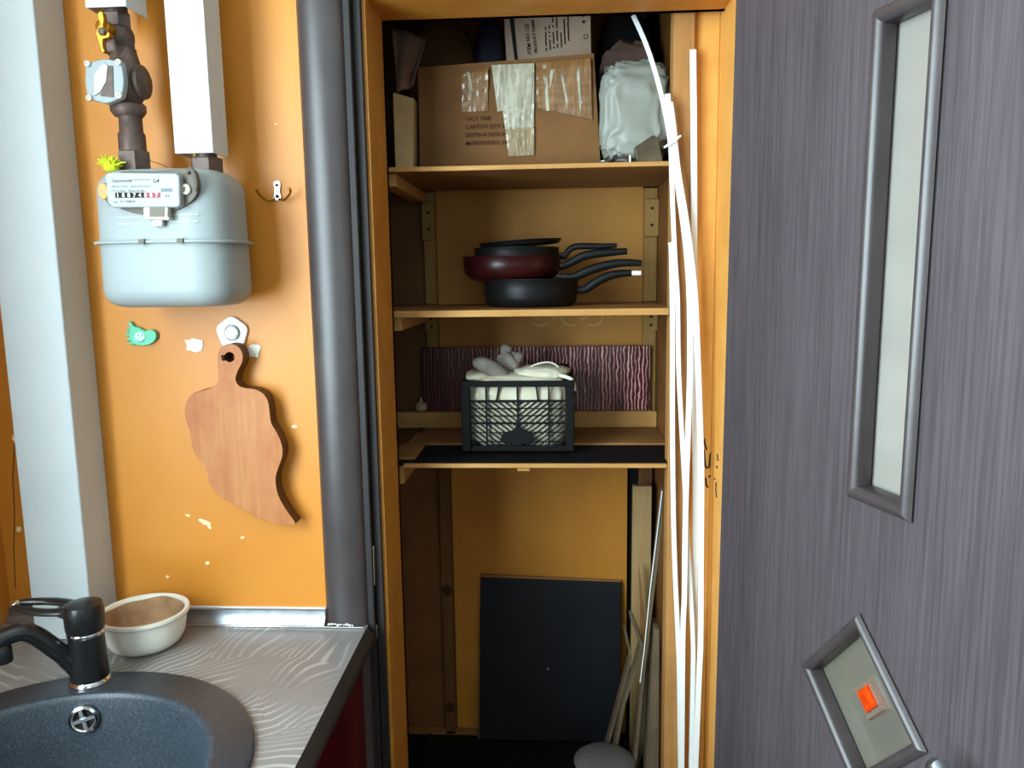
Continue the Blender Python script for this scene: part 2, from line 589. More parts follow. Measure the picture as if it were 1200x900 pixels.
# paint chips knocked out of the wall: thin bare flakes
def flake(pxs, Y, m, parent, name):
    pts = [at(x, y, Y) for x, y in pxs]
    return obj(name, MB().prism(pts, (0, .0005, 0)), m, parent, smooth=0)
for cx, cy, w, h, a in ((240, 612, 9, 3, .4), (245, 617, 5, 2, .9), (220, 604, 3, 1.5, .3), (345, 500, 4, 2, .1), (243, 660, 2.5, 2.5, 0), (284, 630, 2.5, 1.5, 0), (196, 676, 2, 1.8, 0), (16, 513, 2, 4, 0), (22, 620, 3, 3.5, 0), (323, 145, 1.5, 1.2, 0)):
    p = []
    for k in range(8):
        t = 2*PI*k/8
        r = random.uniform(.75, 1.15)
        u, v = w*r*math.cos(t), h*r*math.sin(t)
        p.append((cx+u*math.cos(a)-v*math.sin(a), cy+u*math.sin(a)+v*math.cos(a)))
    flake(p, WY-.0007, M['chip'], wall_back, 'paint_chip')
# crack in the corner plaster
mb = MB()
mb.tube([at(x, y, WY-.0006) for x, y in ((17, 520), (15, 560), (17, 600), (16, 640), (18, 690))], .0011, 6, .3)
obj('plaster_crack', mb, M['brown_in'], wall_back)

# dark casing and jamb of the closet door
def casing(x0, x1, z0, z1, name, label):
    n = 12
    ring = lambda z: [Vector((x0+(x1-x0)*i/n, WY-.002-.014*(math.sin(PI*min(max(i/n, .0), 1))**.55), z)) for i in range(n+1)] + [Vector((x1, WY+.0, z)), Vector((x0, WY+.0, z))]
    return struct(name, MB().loft([ring(z0), ring(z1)]), M['casing'], label, smooth=60)
casing(-.386, -.316, 0, 2.07, 'trim_1', 'dark rounded door casing left of the closet')
casing(.295, .365, 0, 2.07, 'trim_2', 'dark rounded door casing right of the closet')
struct('trim_3', box(-.316, .295, WY-.014, WY, 1.872, 2.0), M['casing'], 'dark casing over the closet', bevel=.004)
mb = box(-.325, -.306, WY-.002, JY, 0, 2.0)
mb.box(-.306, -.293, WY+.012, JY, 0, 1.872)
jamb = struct('trim_4', mb, M['jamb'], 'dark rebated door jamb left of the closet', bevel=.0015)
struct('trim_9', box(-.306, .281, WY-.002, JY, 1.868, 2.0), M['jamb'], 'dark door jamb over the closet')
struct('trim_5', box(.274, .31, WY+.004, JY, 0, 2.0), M['jamb'], 'dark door jamb right of the closet', bevel=.0015)
sp = at(433, 660, WY+.015)
obj('strike_plate', box(-.3062, -.3035, WY+.002, WY+.0115, sp.z-.034, sp.z+.034), M['steel'], jamb, bevel=.001, label='worn steel strike plate')
sp = at(434, 737, WY+.015)
obj('lower_catch', box(-.3062, -.3035, WY+.002, WY+.011, sp.z-.012, sp.z+.012), M['steel'], jamb, bevel=.001)

# closet shell
CF = .35                              # closet floor
mb = MB()
mb.box(-.3888, .324, BY+.012, BY+.03, 0, 2.1)
struct('wall_closet_back', mb, M['black'], 'dark rear wall of the closet')
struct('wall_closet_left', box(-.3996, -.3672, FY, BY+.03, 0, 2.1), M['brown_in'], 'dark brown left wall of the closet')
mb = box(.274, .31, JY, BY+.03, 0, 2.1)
struct('wall_closet_right', mb, M['ochre_lit'], 'ochre right wall of the closet beside the open door')
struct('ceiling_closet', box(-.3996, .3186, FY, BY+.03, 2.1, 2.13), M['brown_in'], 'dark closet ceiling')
struct('floor_closet', box(-.3672, .274, JY+.001, BY+.012, CF-.03, CF), M['black'], 'black raised floor of the closet')
struct('baseboard_closet', box(-.3672, .1404, BY-.022, BY-.004, CF, CF+.008), M['mdf'], 'thin brown strip along the closet back')
mb = box(-.325, -.288, JY, FY, 0, 2.0)
mb.box(-.3672, -.288, FY-.012, FY, 0, 2.1)
struct('trim_6', mb, M['ochre'], 'ochre painted reveal on the left side of the closet opening')
mb = box(-.288, .274, JY, FY, 1.851, 2.0)
mb.box(-.3672, .274, FY-.012, FY, 1.851, 2.1)
struct('trim_7', mb, M['ochre'], 'ochre painted soffit over the closet opening')
stile = struct('trim_10', box(.2312, .274, 1.376, 1.394, CF, 2.05), M['ochre_lit'], 'ochre front stile of the closet beside the open door', bevel=.0015)
struct('trim_8', box(-.288, .274, JY+.001, JY+.02, 0, CF-.03), M['black'], 'black riser below the closet floor')
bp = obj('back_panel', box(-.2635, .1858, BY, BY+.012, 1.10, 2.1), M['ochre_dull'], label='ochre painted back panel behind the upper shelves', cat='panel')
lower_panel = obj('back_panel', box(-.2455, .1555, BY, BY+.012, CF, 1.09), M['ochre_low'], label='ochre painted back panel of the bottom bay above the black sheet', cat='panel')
obj('side_shade_panel', box(-.3672, -.2640, BY, BY+.012, CF, 2.1), M['brown_in'], label='back panel strip darkened as shade behind the left pine battens', cat='panel')  # shade on the left of the back wall, painted as a brown strip
# chalk scribble on the back panel below the second shelf
def stroke(pxs, Y, r, n=5, flat=.27):
    return MB().tube(smooth_line([at(x, y, Y) for x, y in pxs], n), r, 6, flat)
mb = join([stroke(p, BY-.0006, .0023) for p in (
    [(624, 368), (627, 373), (632, 373), (635, 368)], [(622, 377), (628, 381), (636, 381), (642, 377)],
    [(657, 368), (659, 375), (664, 380), (674, 381)], [(689, 380), (698, 381), (704, 377), (707, 369)],
    [(678, 375), (684, 373), (690, 371)], [(649, 369), (650, 374)], [(712, 369), (715, 373)])])
obj('chalk_scribble', mb, M['chalk'], bp)

# ink scribble on the stile face
strokes = ([(825, 514), (826.5, 522), (828, 527)], [(831, 547), (832, 535), (834, 530), (837, 534)], [(841, 532), (841.5, 540)], [(825, 527), (826.5, 545), (828.5, 548), (831, 547)],
           [(835, 548), (836.5, 554)], [(840, 546), (840.5, 549)], [(830, 559), (833, 558), (835.5, 564), (835.5, 571)], [(827, 560), (828, 569), (830, 571)], [(838, 561), (837.4, 562)], [(839.5, 565), (839.2, 574), (840, 583)])
def on_x(x, y, X):
    d = (x-600)/F_PX*RT - (y-450)/F_PX*UP + FWD
    return CAM + d*(X/d.x)
def split_stroke(p):
    q = [on_x(x, y, .2735) if sum(v[0] for v in p)/len(p) > 836.5 else at(x, y, 1.3754) for x, y in p]
    return MB().tube(smooth_line(q, 5), .0016, 6, .6)
obj('ink_scribble', join([split_stroke(p) for p in strokes]), M['ink'], stile)

# ------------------------------------------------------------------ shelves and battens
# posts of the shelf frame, with a drilled block at the top of each
def batten(x0, x1, z0, z1, label, blocks, knots=(), m='pine_z'):
    r = thing('batten', label, 'batten', ((x0+x1)/2, BY-.02, z0))
    obj('upright', box(x0, x1, BY-.022, BY-.001, z0, z1), M[m], r, bevel=.002)
    for (za, zb) in blocks:
        b = obj('drilled_block', box(x0-.001, x1+.001, BY-.034, BY-.022, za, zb), M[m], r, bevel=.0015)
        for z in (za+(zb-za)*.3024, za+(zb-za)*.75):
            obj('screw_hole', MB().lathe([(.0032, -.0004), (.0032, .002)], ((x0+x1)/2+.001, BY-.0344, z), 12, 'y'), M['ink'], b)
    for z in knots:
        obj('knot', MB().lathe([(.011, -.0003), (.011, .001)], ((x0+x1)/2, BY-.0224, z), 14, 'y', 1, 1.2), M['inkbrown'], r)
    return r
Z1, Z2, Z3 = 1.618, 1.3695, 1.0974     # shelf top heights
batten(-.2894, -.2635, Z2, Z1-.009, 'left pine batten between the top and middle shelf', [(at(760, 277, BY-.034).z, at(760, 233, BY-.034).z)])
batten(.1858, .2138, Z2, Z1-.009, 'right pine batten behind the pan handles', [(at(760, 277, BY-.034).z, at(760, 233, BY-.034).z)])
batten(-.2894, -.2635, Z3+.03, Z2-.02, 'left pine batten behind the crate shelf', [(Z2-.06, Z2-.022)])
batten(.1858, .2138, Z3+.004, Z2-.02, 'right pine batten beside the burgundy sheet', [(Z2-.062, Z2-.022)])
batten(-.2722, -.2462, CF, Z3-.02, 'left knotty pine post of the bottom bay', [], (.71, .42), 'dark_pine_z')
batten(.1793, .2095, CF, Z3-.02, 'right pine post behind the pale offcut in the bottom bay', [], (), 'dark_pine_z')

def shelf(z, th, label, m, rail_h):
    r = thing('shelf', label, 'shelf', (-.04, 1.5336, z-th))
    obj('shelf_board', box(-.365, .195, 1.3673, BY-.036, z-th, z).box(.195, .2138, 1.4045, BY-.036, z-th, z), M[m], r)
    obj('front_lipping', box(-.2938, .1944, 1.3635, 1.3673, z-th, z), M['pine'], r, bevel=.001)
    obj('side_rail', box(-.3132, -.283, 1.3856, BY-.036, z-th-rail_h, z-th), M['pine_y'], r, bevel=.002)
    return r
s1 = shelf(Z1, .008, 'top wooden shelf carrying the cardboard box', 'shelfwood', .022)
s2 = shelf(Z2, .012, 'middle wooden shelf carrying the frying pans', 'shelfwood', .025)
# crate shelf: black base with light lipping, thin wood board over its rear part
r = thing('shelf', 'lower shelf with black front strip under the plastic crate', 'shelf', (-.04, 1.5336, Z3-.012))
obj('shelf_board', box(-.2938, .195, 1.3673, BY-.001, Z3-.011, Z3-.004).box(.195, .2138, 1.4045, BY-.023, Z3-.011, Z3-.004), M['black'], r)
obj('front_lipping', box(-.283, .1944, 1.3635, 1.3694, Z3-.014, Z3-.006), M['pine'], r, bevel=.001)
obj('top_board', box(-.2938, .2138, 1.5066, BY-.024, Z3-.004, Z3+.001), M['shelfwood'], r, bevel=.001)
obj('top_board_strip', box(-.3132, -.2646, 1.3856, 1.5066, Z3-.004, Z3+.001), M['shelfwood'], r, bevel=.001)
obj('side_rail', box(-.3132, -.2873, 1.3856, BY-.036, Z3-.050, Z3-.011), M['pine_y'], r, bevel=.002)
obj('catch_block', box(-.075, -.052, 1.3716, 1.3932, Z3-.022, Z3-.011), M['pine'], r, bevel=.001)
ZT3 = Z3+.001

# stained front post right of the shelves
r = thing('post', 'brown stained wooden post right of the shelves behind the white strips', 'post', (.2149, 1.3824, CF))
obj('upright', box(.1955, .2308, 1.363, 1.404, CF, 2.05), M['post'], r, bevel=.002)
obj('side_board', box(.2144, .2300, 1.404, BY, CF, 2.05), M['brown_in'], r)

# ------------------------------------------------------------------ door
AL = math.radians(13)
fw = Vector((-_sy, _cy, 0))
DD = (math.sin(AL)*_rt - math.cos(AL)*fw).normalized()         # from hinge towards the lock side
DN = DD.cross(Vector((0, 0, 1))).normalized()
if DN.dot(CAM-Vector((.256, 1.2, 1.43))) < 0:
    DN = -DN                                                   # normal of the face we see
TILT = .0030
HINGE = Vector((.2575, 1.198, 0))
def dp(t, z, n=0.0):
    return HINGE + DD*(t - TILT*3*(z-1.25)*-1) + DN*n + Vector((0, 0, z))
def don(x, y, n=0.0):                                          # pixel -> (t, z) on a plane n proud of the door face
    d = (x-600)/F_PX*RT - (y-450)/F_PX*UP + FWD
    P0 = HINGE + DN*n
    k = (P0-CAM).dot(DN)/d.dot(DN)
    P = CAM+d*k
    return (P-HINGE).dot(DD) - TILT*3*(P.z-1.25), P.z
door = thing('door_1', 'dark wenge closet door standing open with a glazed slit and a tilted square pane', 'door', HINGE)
door['kind'] = 'structure'
SL = [(.306, 1.166), (.306, 1.706), (.409, 1.706), (.409, 1.166)]       # outer edge of slit moulding
DI = [don(1012, 732), don(1095, 885), None, don(940, 775)]
c0, c1, c3 = Vector(DI[0]), Vector(DI[1]), Vector(DI[3])
ctr = (c1+c3)/2
half = ((c1-ctr).length+(c3-ctr).length+(c0-ctr).length)/3
ang = math.atan2(c1.y-c3.y, c1.x-c3.x)
DI = [ctr+half*Vector((math.cos(ang+k*PI/2), math.sin(ang+k*PI/2))) for k in range(4)]   # right, top, left, bottom
DI = [tuple(v) for v in DI]
def inset(poly, d):
    P = [Vector(p) for p in poly]
    c = sum(P, Vector((0, 0)))/len(P)
    N = len(P)
    out = []
    for i in range(N):
        a, b, e = P[i-1], P[i], P[(i+1) % N]
        n1 = Vector((-(b-a).y, (b-a).x)).normalized()
        n2 = Vector((-(e-b).y, (e-b).x)).normalized()
        if n1.dot(c-b) < 0: n1 = -n1
        if n2.dot(c-b) < 0: n2 = -n2
        m = (n1+n2)
        out.append(tuple(b + m*(d/(m.dot(n1)))))
    return out
TH = .038
holes = [[dp(t, z) for t, z in inset(SL, .014)], [dp(t, z) for t, z in inset(DI, .011)]]
leaf = obj('leaf', MB().prism([dp(0, .01), dp(.60, .01), dp(.60, 1.862), dp(0, 1.862)], -DN*TH, holes), M['wenge'], door, smooth=0)
def moulding(poly, w, h, n_sides, label=None):
    inn = inset(poly, w)
    for i in range(4):
        a, b, c, d = poly[i], poly[(i+1) % 4], inn[(i+1) % 4], inn[i]
        rings = []
        for o_, i_ in ((a, d), (b, c)):
            o_, i_ = Vector(o_), Vector(i_)
            ring = []
            for k in range(9):
                s = k/8
                q = o_.lerp(i_, s)
                ring.append(dp(q.x, q.y, h*math.sin(PI*min(.08+s*.84, 1))**.8 + .0003))
            q = o_.lerp(i_, 1); ring.append(dp(q.x, q.y, -.012))
            q = o_.lerp(i_, .8); ring.append(dp(q.x, q.y, -.012))
            rings.append(ring)
        obj('moulding', MB().loft(rings), M['casing'], door, smooth=50)
moulding(SL, .0175, .010, 4)
moulding(DI, .014, .009, 4)
gi = inset(SL, .0135)
obj('frosted_pane', MB().prism([dp(t, z, -.017) for t, z in gi], -DN*.005), M['frost'], door, smooth=0, label='pale frosted glass slit')
gi = inset(DI, .0105)
pane = obj('square_pane', MB().prism([dp(t, z, -.014) for t, z in gi], -DN*.005), M['sage_pane'], door, smooth=0, label='sage grey glass set on its corner')
# orange jewel with a bevelled clear border, set square to the pane
jc = Vector(don(1022, 818, -.014))
def sq(c, h, n):
    return [dp(c.x+h*math.cos(ang+PI/4*0+k*PI/2), c.y+h*math.sin(ang+k*PI/2), n) for k in range(4)]
jb = MB().loft([sq(jc, .0285, -.0138), sq(jc, .026, -.0085), sq(jc, .018, -.0085)], True, False)
obj('bevelled_border', jb, M['bevel_glass'], pane, smooth=20, label='clear bevelled glass border')
obj('orange_jewel', MB().loft([sq(jc, .0178, -.0137), sq(jc, .0172, -.0060), sq(jc, .009, -.0045)]), M['jewel'], pane, smooth=20, label='orange glass jewel')
# lever handle
h = obj('handle_plate', MB().prism([dp(.540+.022*math.cos(2*PI*k/24), .925+.024*math.sin(2*PI*k/24), .0) for k in range(24)], DN*.009), M['alu'], door, bevel=.002, label='satin metal handle plate')
ht = don(1096, 896, .042)
mb = MB().tube([dp(.540, .925, .008), dp(.540, .925, .034), dp(.5395, .925, .042)], .008, 14)
mb.tube(smooth_line([dp(.544, .925, .042), dp(.52, .924, .0425), dp((ht[0]+.52)/2, ht[1]-.002, .043), dp(ht[0], ht[1]-.006, .042)], 4), [.008]*4+[.0085]*4+[.010]*4+[.008], 14)
obj('lever', mb, M['alu'], h, label='satin metal lever')
for z in (.25, 1.0, 1.70):
    obj('hinge', MB().lathe([(.007, z-.04), (.007, z+.04)], (.2665, 1.192, 0), 14), M['steel'], door)

# ------------------------------------------------------------------ left side: duct box, pipes, meter
obj('pipe_boxing', box(-.842, -.745, 1.126, WY-.001, CT+.001, 2.498), M['white_pvc'], bevel=.002, label='tall white boxed pipe duct standing on the worktop left of the meter', cat='duct')

def duct(x0, x1, y0, y1, z0, z1, label):
    r = thing('pipe_casing', label, 'duct', ((x0+x1)/2, y1, z0), 'white pipe casings above the meter')
    mb = MB()
    t = .0022
    mb.prism([Vector(p) for p in ((x0, y1, z0), (x0, y0, z0), (x1, y0, z0), (x1, y1, z0), (x1-t, y1, z0), (x1-t, y0+t, z0), (x0+t, y0+t, z0), (x0+t, y1, z0))], (0, 0, z1-z0))
    obj('channel', mb, M['white_pvc'], r, bevel=.0008)
    obj('wall_bracket', box(x0+.012, x1-.012, y1-.002, WY-.001, z1-.14, z1-.10), M['white_pvc'], r)
    return r
a, b = at(205, 180, 1.098), at(250, 181, 1.098)
duct(a.x, b.x, 1.098, 1.150, a.z, 2.49, 'long white square pipe casing coming down to the right of the meter')
a2, b2 = at(100, 9, 1.098), at(148, 9, 1.098)
duct(a2.x, b2.x, 1.098, 1.155, a2.z, 2.49, 'short white square pipe casing above the yellow valve handle')

MX, PY = -.557, 1.12
def rrect(cx, cy, a, b, rc, z, n=6):
    out = []
    for qx, qy, s in ((1, 1, 0), (-1, 1, 1), (-1, -1, 2), (1, -1, 3)):
        for k in range(n+1):
            t = PI/2*(s+k/n)
            out.append(Vector((cx+qx*(a-rc)+rc*math.cos(t), cy+qy*(b-rc)+rc*math.sin(t), z)))
    return out
MZ = at(200, 283, 1.055).z
MT, MBt = at(200, 195, 1.065).z, at(200, 360, 1.075).z
meter = thing('gas_meter', 'white domestic gas meter hanging from iron pipes on the ochre wall', 'gas meter', (MX, 1.2, MBt))
def half_body(z0, z1, up):
    rings = []
    for s in range(9):
        t = s/8
        if t < .5:
            z, k = z0+(z1-z0)*t*1.45, 0
        else:
            q = (t-.5)/.5*PI/2
            z = z0+(z1-z0)*(.725+.275*math.sin(q))
            k = 1-math.cos(q)
        e = .034*k
        dr = (.002 if up else -.001)*t
        rings.append(rrect(MX, PY, .0965-e*(.95 if up else .8)-dr, .066-e*.8-dr, .046-.02*k, z))
    return MB().loft(rings)
obj('upper_body', half_body(MZ, MT, True), M['meter'], meter, smooth=60)
obj('lower_body', half_body(MZ, MBt, False), M['meter'], meter, smooth=60)
obj('seam_flange', MB().loft([rrect(MX, PY, .1035, .072, .05, MZ-.002), rrect(MX, PY, .1035, .072, .05, MZ+.002)]), M['meter'], meter, bevel=.001)
for px_ in (167, 212):
    p = at(px_, 279, PY-.07)
    obj('flange_crimp', box(p.x-.004, p.x+.004, PY-.0745, PY-.0695, MZ-.003, MZ+.0035), M['meter_grey'], meter)
fy = PY-.066
def mquad(pxs, Y0, d):
    return MB().prism([at(x, y, Y0) for x, y in pxs], (0, d, 0))
gk = smooth_loop([at(x, y, fy-.004) for x, y in ((130, 204), (180, 201), (222, 197), (231, 208), (232, 224), (222, 238), (200, 248), (165, 251), (140, 244), (124, 236))], 3)
obj('gasket_plate', MB().prism(gk, (0, .008, 0)), M['meter_grey'], meter, bevel=.001)
obj('carry_lug', MB().tube(smooth_line([at(x, y, fy-.006) for x, y in ((219, 203), (223, 198), (228, 204), (230, 216), (229, 224))], 4), .0032, 8), M['meter_grey'], meter)
ear = obj('seal_ear', MB().prism(smooth_loop([at(x, y, fy-.005) for x, y in ((115, 217), (121, 214), (126, 220), (126, 230), (121, 234), (115, 228))], 3), (0, .009, 0)), M['amber'], meter, bevel=.001, label='amber plastic seal ear')
q = at(217, 222, fy-.006)
scr = obj('seal_screw', MB().lathe([(.0075, .0), (.0075, -.003), (.0055, -.0045), (.0035, -.0045), (.0032, -.002), (.0, -.002)], (q.x, fy-.004, q.z), 20, 'y'), M['meter_beige'], meter)
idx = obj('index_housing', mquad(((123, 205), (126, 202), (206, 203), (210, 207), (211, 240), (207, 243), (132, 243), (126, 238)), fy-.016, .014), M['plate'], meter, bevel=.0018)
FI = fy-.0163
def ptxt(txt, x, y, size, m, name='print', bold=0.0):
    return obj(name, text_mb(txt, size, at(x, y, FI), at(x+50, y, FI)-at(x, y, FI), at(x, y-20, FI)-at(x, y, FI), bold=bold), m, idx, smooth=0)
ptxt('Gazometer', 131, 213.5, .0062, M['ink'])
ptxt('G4', 179, 214, .0072, M['ink'], bold=.0001)
ptxt('Qmax 6 m3/h   Qmin 0.04 m3/h', 131, 219.5, .0040, M['grey_ink'])
ptxt('V 1.2 dm3   Pmax 50 kPa', 132, 225, .0044, M['ink'])
ptxt('m3', 193, 231, .0050, M['ink'])
ptxt('0.03', 133, 238, .0032, M['ink'])
ptxt('N 1188074', 141, 237.5, .0045, M['ink'])
obj('print_line', mquad(((150, 210.5), (176, 210.2), (176, 211), (150, 211.3)), FI, .0003), M['grey_ink'], idx, smooth=0)
obj('bar_code', join([mquad(((189+k*1.5, 220.6), (189.8+k*1.5, 220.6), (189.8+k*1.5, 225), (189+k*1.5, 225)), FI, .0003) for k in range(9)]), M['grey_ink'], idx, smooth=0)
dg = obj('digit_window', mquad(((135, 225.6), (169, 225.6), (169, 231.8), (135, 231.8)), FI, .0003), M['ink'], idx, smooth=0)
obj('digit_window', mquad(((169, 225.6), (188, 225.6), (188, 231.8), (169, 231.8)), FI, .0003), M['red_ink'], idx, smooth=0, label='red counter wheels')
for k, c in enumerate('18874887'):
    p = at(136.4+k*6.5, 231, FI-.0003)
    obj('digit', text_mb(c, .0078, p, at(200, 231, FI)-at(150, 231, FI), (0, 0, 1), bold=.00012), M['white_ink'], idx, smooth=0)
clip = obj('pulse_socket', mquad(((168, 241), (197, 241), (196, 254), (199, 256), (197, 258), (168, 257)), fy-.014, .012), M['meter_beige'], meter, bevel=.0012)
obj('socket_recess', mquad(((175, 241.5), (193, 241.5), (193, 254), (175, 254)), fy-.0145, .002), M['meter_grey'], clip, bevel=.0004)
tg = obj('socket_tab', mquad(((178, 257), (190, 257), (190, 265), (178, 265)), fy-.009, .007), M['meter_beige'], meter, bevel=.0008)
obj('print', text_mb('1', .007, at(181.5, 264, fy-.0094), (1, 0, 0), (0, 0, 1)), M['ink'], tg, smooth=0)
for y0 in (254, 262):
    obj('pressed_line', mquad(((137, y0), (166, y0), (166, y0+.8), (137, y0+.8)), fy-.0004, .001), M['meter_beige'], meter)
    obj('pressed_line', mquad(((203, y0-3), (232, y0-3), (232, y0-2.2), (203, y0-2.2)), fy-.0004, .001), M['meter_beige'], meter)
def hexnut(mb, cx, cy, z0, z1, r):
    mb.lathe([(r*.93, z0), (r, z0+.002), (r, z1-.002), (r*.93, z1)], (cx, cy, 0), 6)
# right union nut (goes up into its casing)
rc = at(242, 185, PY)
mb = MB()
hexnut(mb, rc.x, PY, MT-.004, MT+.018, .0235)
obj('union_nut', mb, M['iron'], meter, smooth=20)
obj('pipe_stub', MB().lathe([(.015, MT+.01), (.015, MT+.16)], (rc.x, PY, 0), 20), M['iron'], meter)

# left pipe: union, steel pipe, regulator, ball valve
px0, px1 = at(153, 185, PY).x, at(128, 10, PY).x
gp = thing('gas_pipe', 'dark iron gas pipe with a white faced regulator and brass valve above the meter', 'pipe', (px0, WY, MT))
zz = lambda y: at(150, y, PY).z
def cx(y):
    return at(128+(153-128)*(y-10)/175+4, y, PY).x
mb = MB()
hexnut(mb, cx(190), PY, MT-.004, zz(178), .0235)
obj('union_nut', mb, M['iron'], gp, smooth=20)
X0 = cx(190)
obj('lower_pipe', MB().lathe([(.0185, zz(180)), (.0185, zz(158)), (.016, zz(155)), (.0155, zz(128))], (X0-.001, PY, 0), 24), M['iron'], gp, smooth=40)
XV = X0-.003
reg = obj('regulator_body', MB().lathe([(.019, zz(137)), (.024, zz(131)), (.024, zz(124)), (.019, zz(120)), (.027, zz(108)), (.029, zz(98)), (.026, zz(84)), (.020, zz(72)), (.017, zz(62)), (.017, zz(58))], (XV, PY, 0), 28), M['iron'], gp, smooth=40)
zc_ = zz(97)
obj('regulator_cap', MB().lathe([(.022, 0), (.024, .005), (.023, .010), (.015, .0145)], (XV+.0165, PY, zc_), 24, 'x'), M['iron'], reg, smooth=40)
fcx = at(122, 94, PY-.035)
fp = smooth_loop([at(x, y, PY-.040) for x, y in ((101, 74), (108, 72), (122, 69), (136, 71), (141, 72), (143, 79), (145, 95), (143, 110), (140, 115), (125, 121), (112, 118), (104, 115), (100, 100))], 3)
face = obj('face_plate', MB().prism(fp, (0, .012, 0)), M['meter'], reg, bevel=.0015, label='white square face plate')
obj('face_neck', MB().lathe([(.016, PY-.03), (.016, PY)], (fcx.x+.004, 0, zc_), 20, 'y'), M['iron'], reg)
obj('pointer_slot', MB().prism([at(x, y, PY-.0412) for x, y in ((127, 77), (132, 77), (133, 114), (117, 112), (124, 100))], (0, .002, 0)), M['iron'], face, smooth=0)
obj('pointer_blade', MB().prism([at(x, y, PY-.0425) for x, y in ((114, 82), (121, 74), (126, 77), (124, 96), (117, 108), (110, 112), (110, 88))], (0, .002, 0)), M['meter_beige'], face, bevel=.0005)
for x, y in ((103, 75), (139, 73), (105, 115), (140, 112)):
    p = at(x, y, PY-.041)
    obj('corner_screw', MB().lathe([(.0042, .002), (.0042, -.002), (.003, -.003), (.0015, -.003), (.0015, -.0015), (0, -.0015)], (p.x, PY-.041, p.z), 14, 'y'), M['meter_beige'], face)
XB = XV-.004
mb = MB()
hexnut(mb, XB, PY, zz(64), zz(52), .021)
hexnut(mb, XB-.001, PY, zz(34), zz(16), .0185)
mb.lathe([(.018, zz(54)), (.0195, zz(46)), (.0195, zz(40)), (.017, zz(34))], (XB, PY, 0), 20)
vb = obj('ball_valve', mb, M['iron'], gp, smooth=25)
obj('valve_stem', MB().lathe([(.010, -.018), (.010, -.036), (.007, -.038)], (XB-.004, PY, zz(40)), 14, 'y'), M['brass'], vb)
bh = MB().prism(smooth_loop([at(x, y, PY-.046) for x, y in ((115, 14), (120, 14), (122, 24), (121, 31), (128, 38), (128, 44), (121, 46), (121, 56), (123, 60), (119, 61), (116, 52), (113, 43), (112, 37), (115, 31), (117, 28), (114, 20))], 3), (0, .009, 0))
obj('butterfly_handle', bh, M['brass'], vb, bevel=.0018, label='yellow brass butterfly handle')
p = at(120, 37, PY-.0465)
obj('handle_bolt', MB().lathe([(.0055, .001), (.0055, -.003), (.004, -.004)], (p.x, PY-.046, p.z), 6, 'y'), M['iron'], vb)
obj('upper_pipe', MB().lathe([(.015, zz(20)), (.015, zz(20)+.12)], (XB-.002, PY, 0), 20), M['iron'], gp)
# thin wire looping behind the nuts
obj('seal_wire', MB().tube(smooth_line([at(x, y, PY+.02) for x, y in ((170, 184), (178, 189), (187, 192), (196, 196))], 4), .0006, 6), M['iron'], gp)

# yellow-green tuft on the meter
mb = MB()
tc = at(130, 194, 1.085)
for k in range(130):
    a = random.uniform(0, 2*PI)
    l = random.uniform(.006, .017)
    d = Vector((math.cos(a)*.8+.15, random.uniform(-.5, .5), abs(math.sin(a))*.75+random.uniform(-.1, .3))).normalized()
    s = tc+Vector((random.uniform(-.008, .006), random.uniform(-.006, .006), random.uniform(-.005, .002)))
    mb.tube([s, s+d*l*.6+Vector((0, 0, .001)), s+d*l], [.0016, .0014, .0006], 5)
mb.lathe([(.006, -.009), (.010, -.006), (.0105, 0), (.007, .005)], tc, 10)
obj('scrub_tuft', mb, M['yarn'], label='yellow-green tuft of sponge fibre on the meter top corner', cat='sponge')

# ------------------------------------------------------------------ small things on the wall
# double coat hook
r = thing('coat_hook', 'small double metal coat hook screwed to the wall right of the meter', 'hook', at(324, 225, WY))
bk = smooth_loop([at(x, y, WY-.004) for x, y in ((320.5, 214), (324.5, 211.5), (328.5, 214), (328, 224), (329.5, 232), (326, 235), (322, 235), (319.5, 232), (321.5, 224))], 3)
pl = obj('back_plate', MB().prism(bk, (0, .0035, 0)), M['chrome'], r, bevel=.0008)
for x, y in ((324.5, 217), (325, 230)):
    p = at(x, y, WY-.004)
    obj('screw_head', MB().lathe([(.0027, .001), (.0027, -.0012), (.0012, -.0018)], (p.x, WY-.004, p.z), 12, 'y'), M['inkbrown'], pl)
for pts in (((322, 233), (314, 234.5), (307, 231), (302.5, 226), (300.5, 222)), ((327, 233), (333, 234), (337.5, 230), (340.5, 225), (339, 221))):
    n = len(pts)
    path = smooth_line([at(x, y, WY-.004-.022*(k/(n-1))**1.2) for k, (x, y) in enumerate(pts)], 4)
    mb = MB().tube(path, .0018, 8)
    e = path[-1]
    mb.lathe([(.0006, -.0026), (.0022, -.0014), (.0026, 0), (.0022, .0014), (.0006, .0026)], e, 10)
    obj('prong', mb, M['brass'], r)

# mint foot magnet with smiling face
r = thing('foot_magnet', 'mint green foot-shaped magnet with a smiling face below the meter', 'magnet', at(166, 391, WY))
Yf = WY-.008
ft = smooth_loop([at(x, y, Yf) for x, y in ((150, 378), (153, 377.5), (157, 382.5), (162, 383.5), (166, 386), (170, 388), (176, 386.5), (181, 388.5), (183, 393), (181, 399), (175, 403.5), (166, 405), (158, 403.5), (154, 401), (152, 396), (151, 390), (152, 384))], 3)
so = obj('sole', MB().prism(ft, (0, .0075, 0)), M['mint'], r, bevel=.0015)
for x, y in ((149.6, 387), (149, 392.5), (149.6, 398), (153, 402.6)):
    a, b = at(x+3.5, y-.3, Yf+.003), at(x, y, Yf+.003)
    obj('toe', MB().tube([a+(a-b)*.3, a, b, b+(b-a)*.15], [.0022, .0029, .0026, .0012], 8), M['mint'], r)
fc = at(164, 395, Yf)
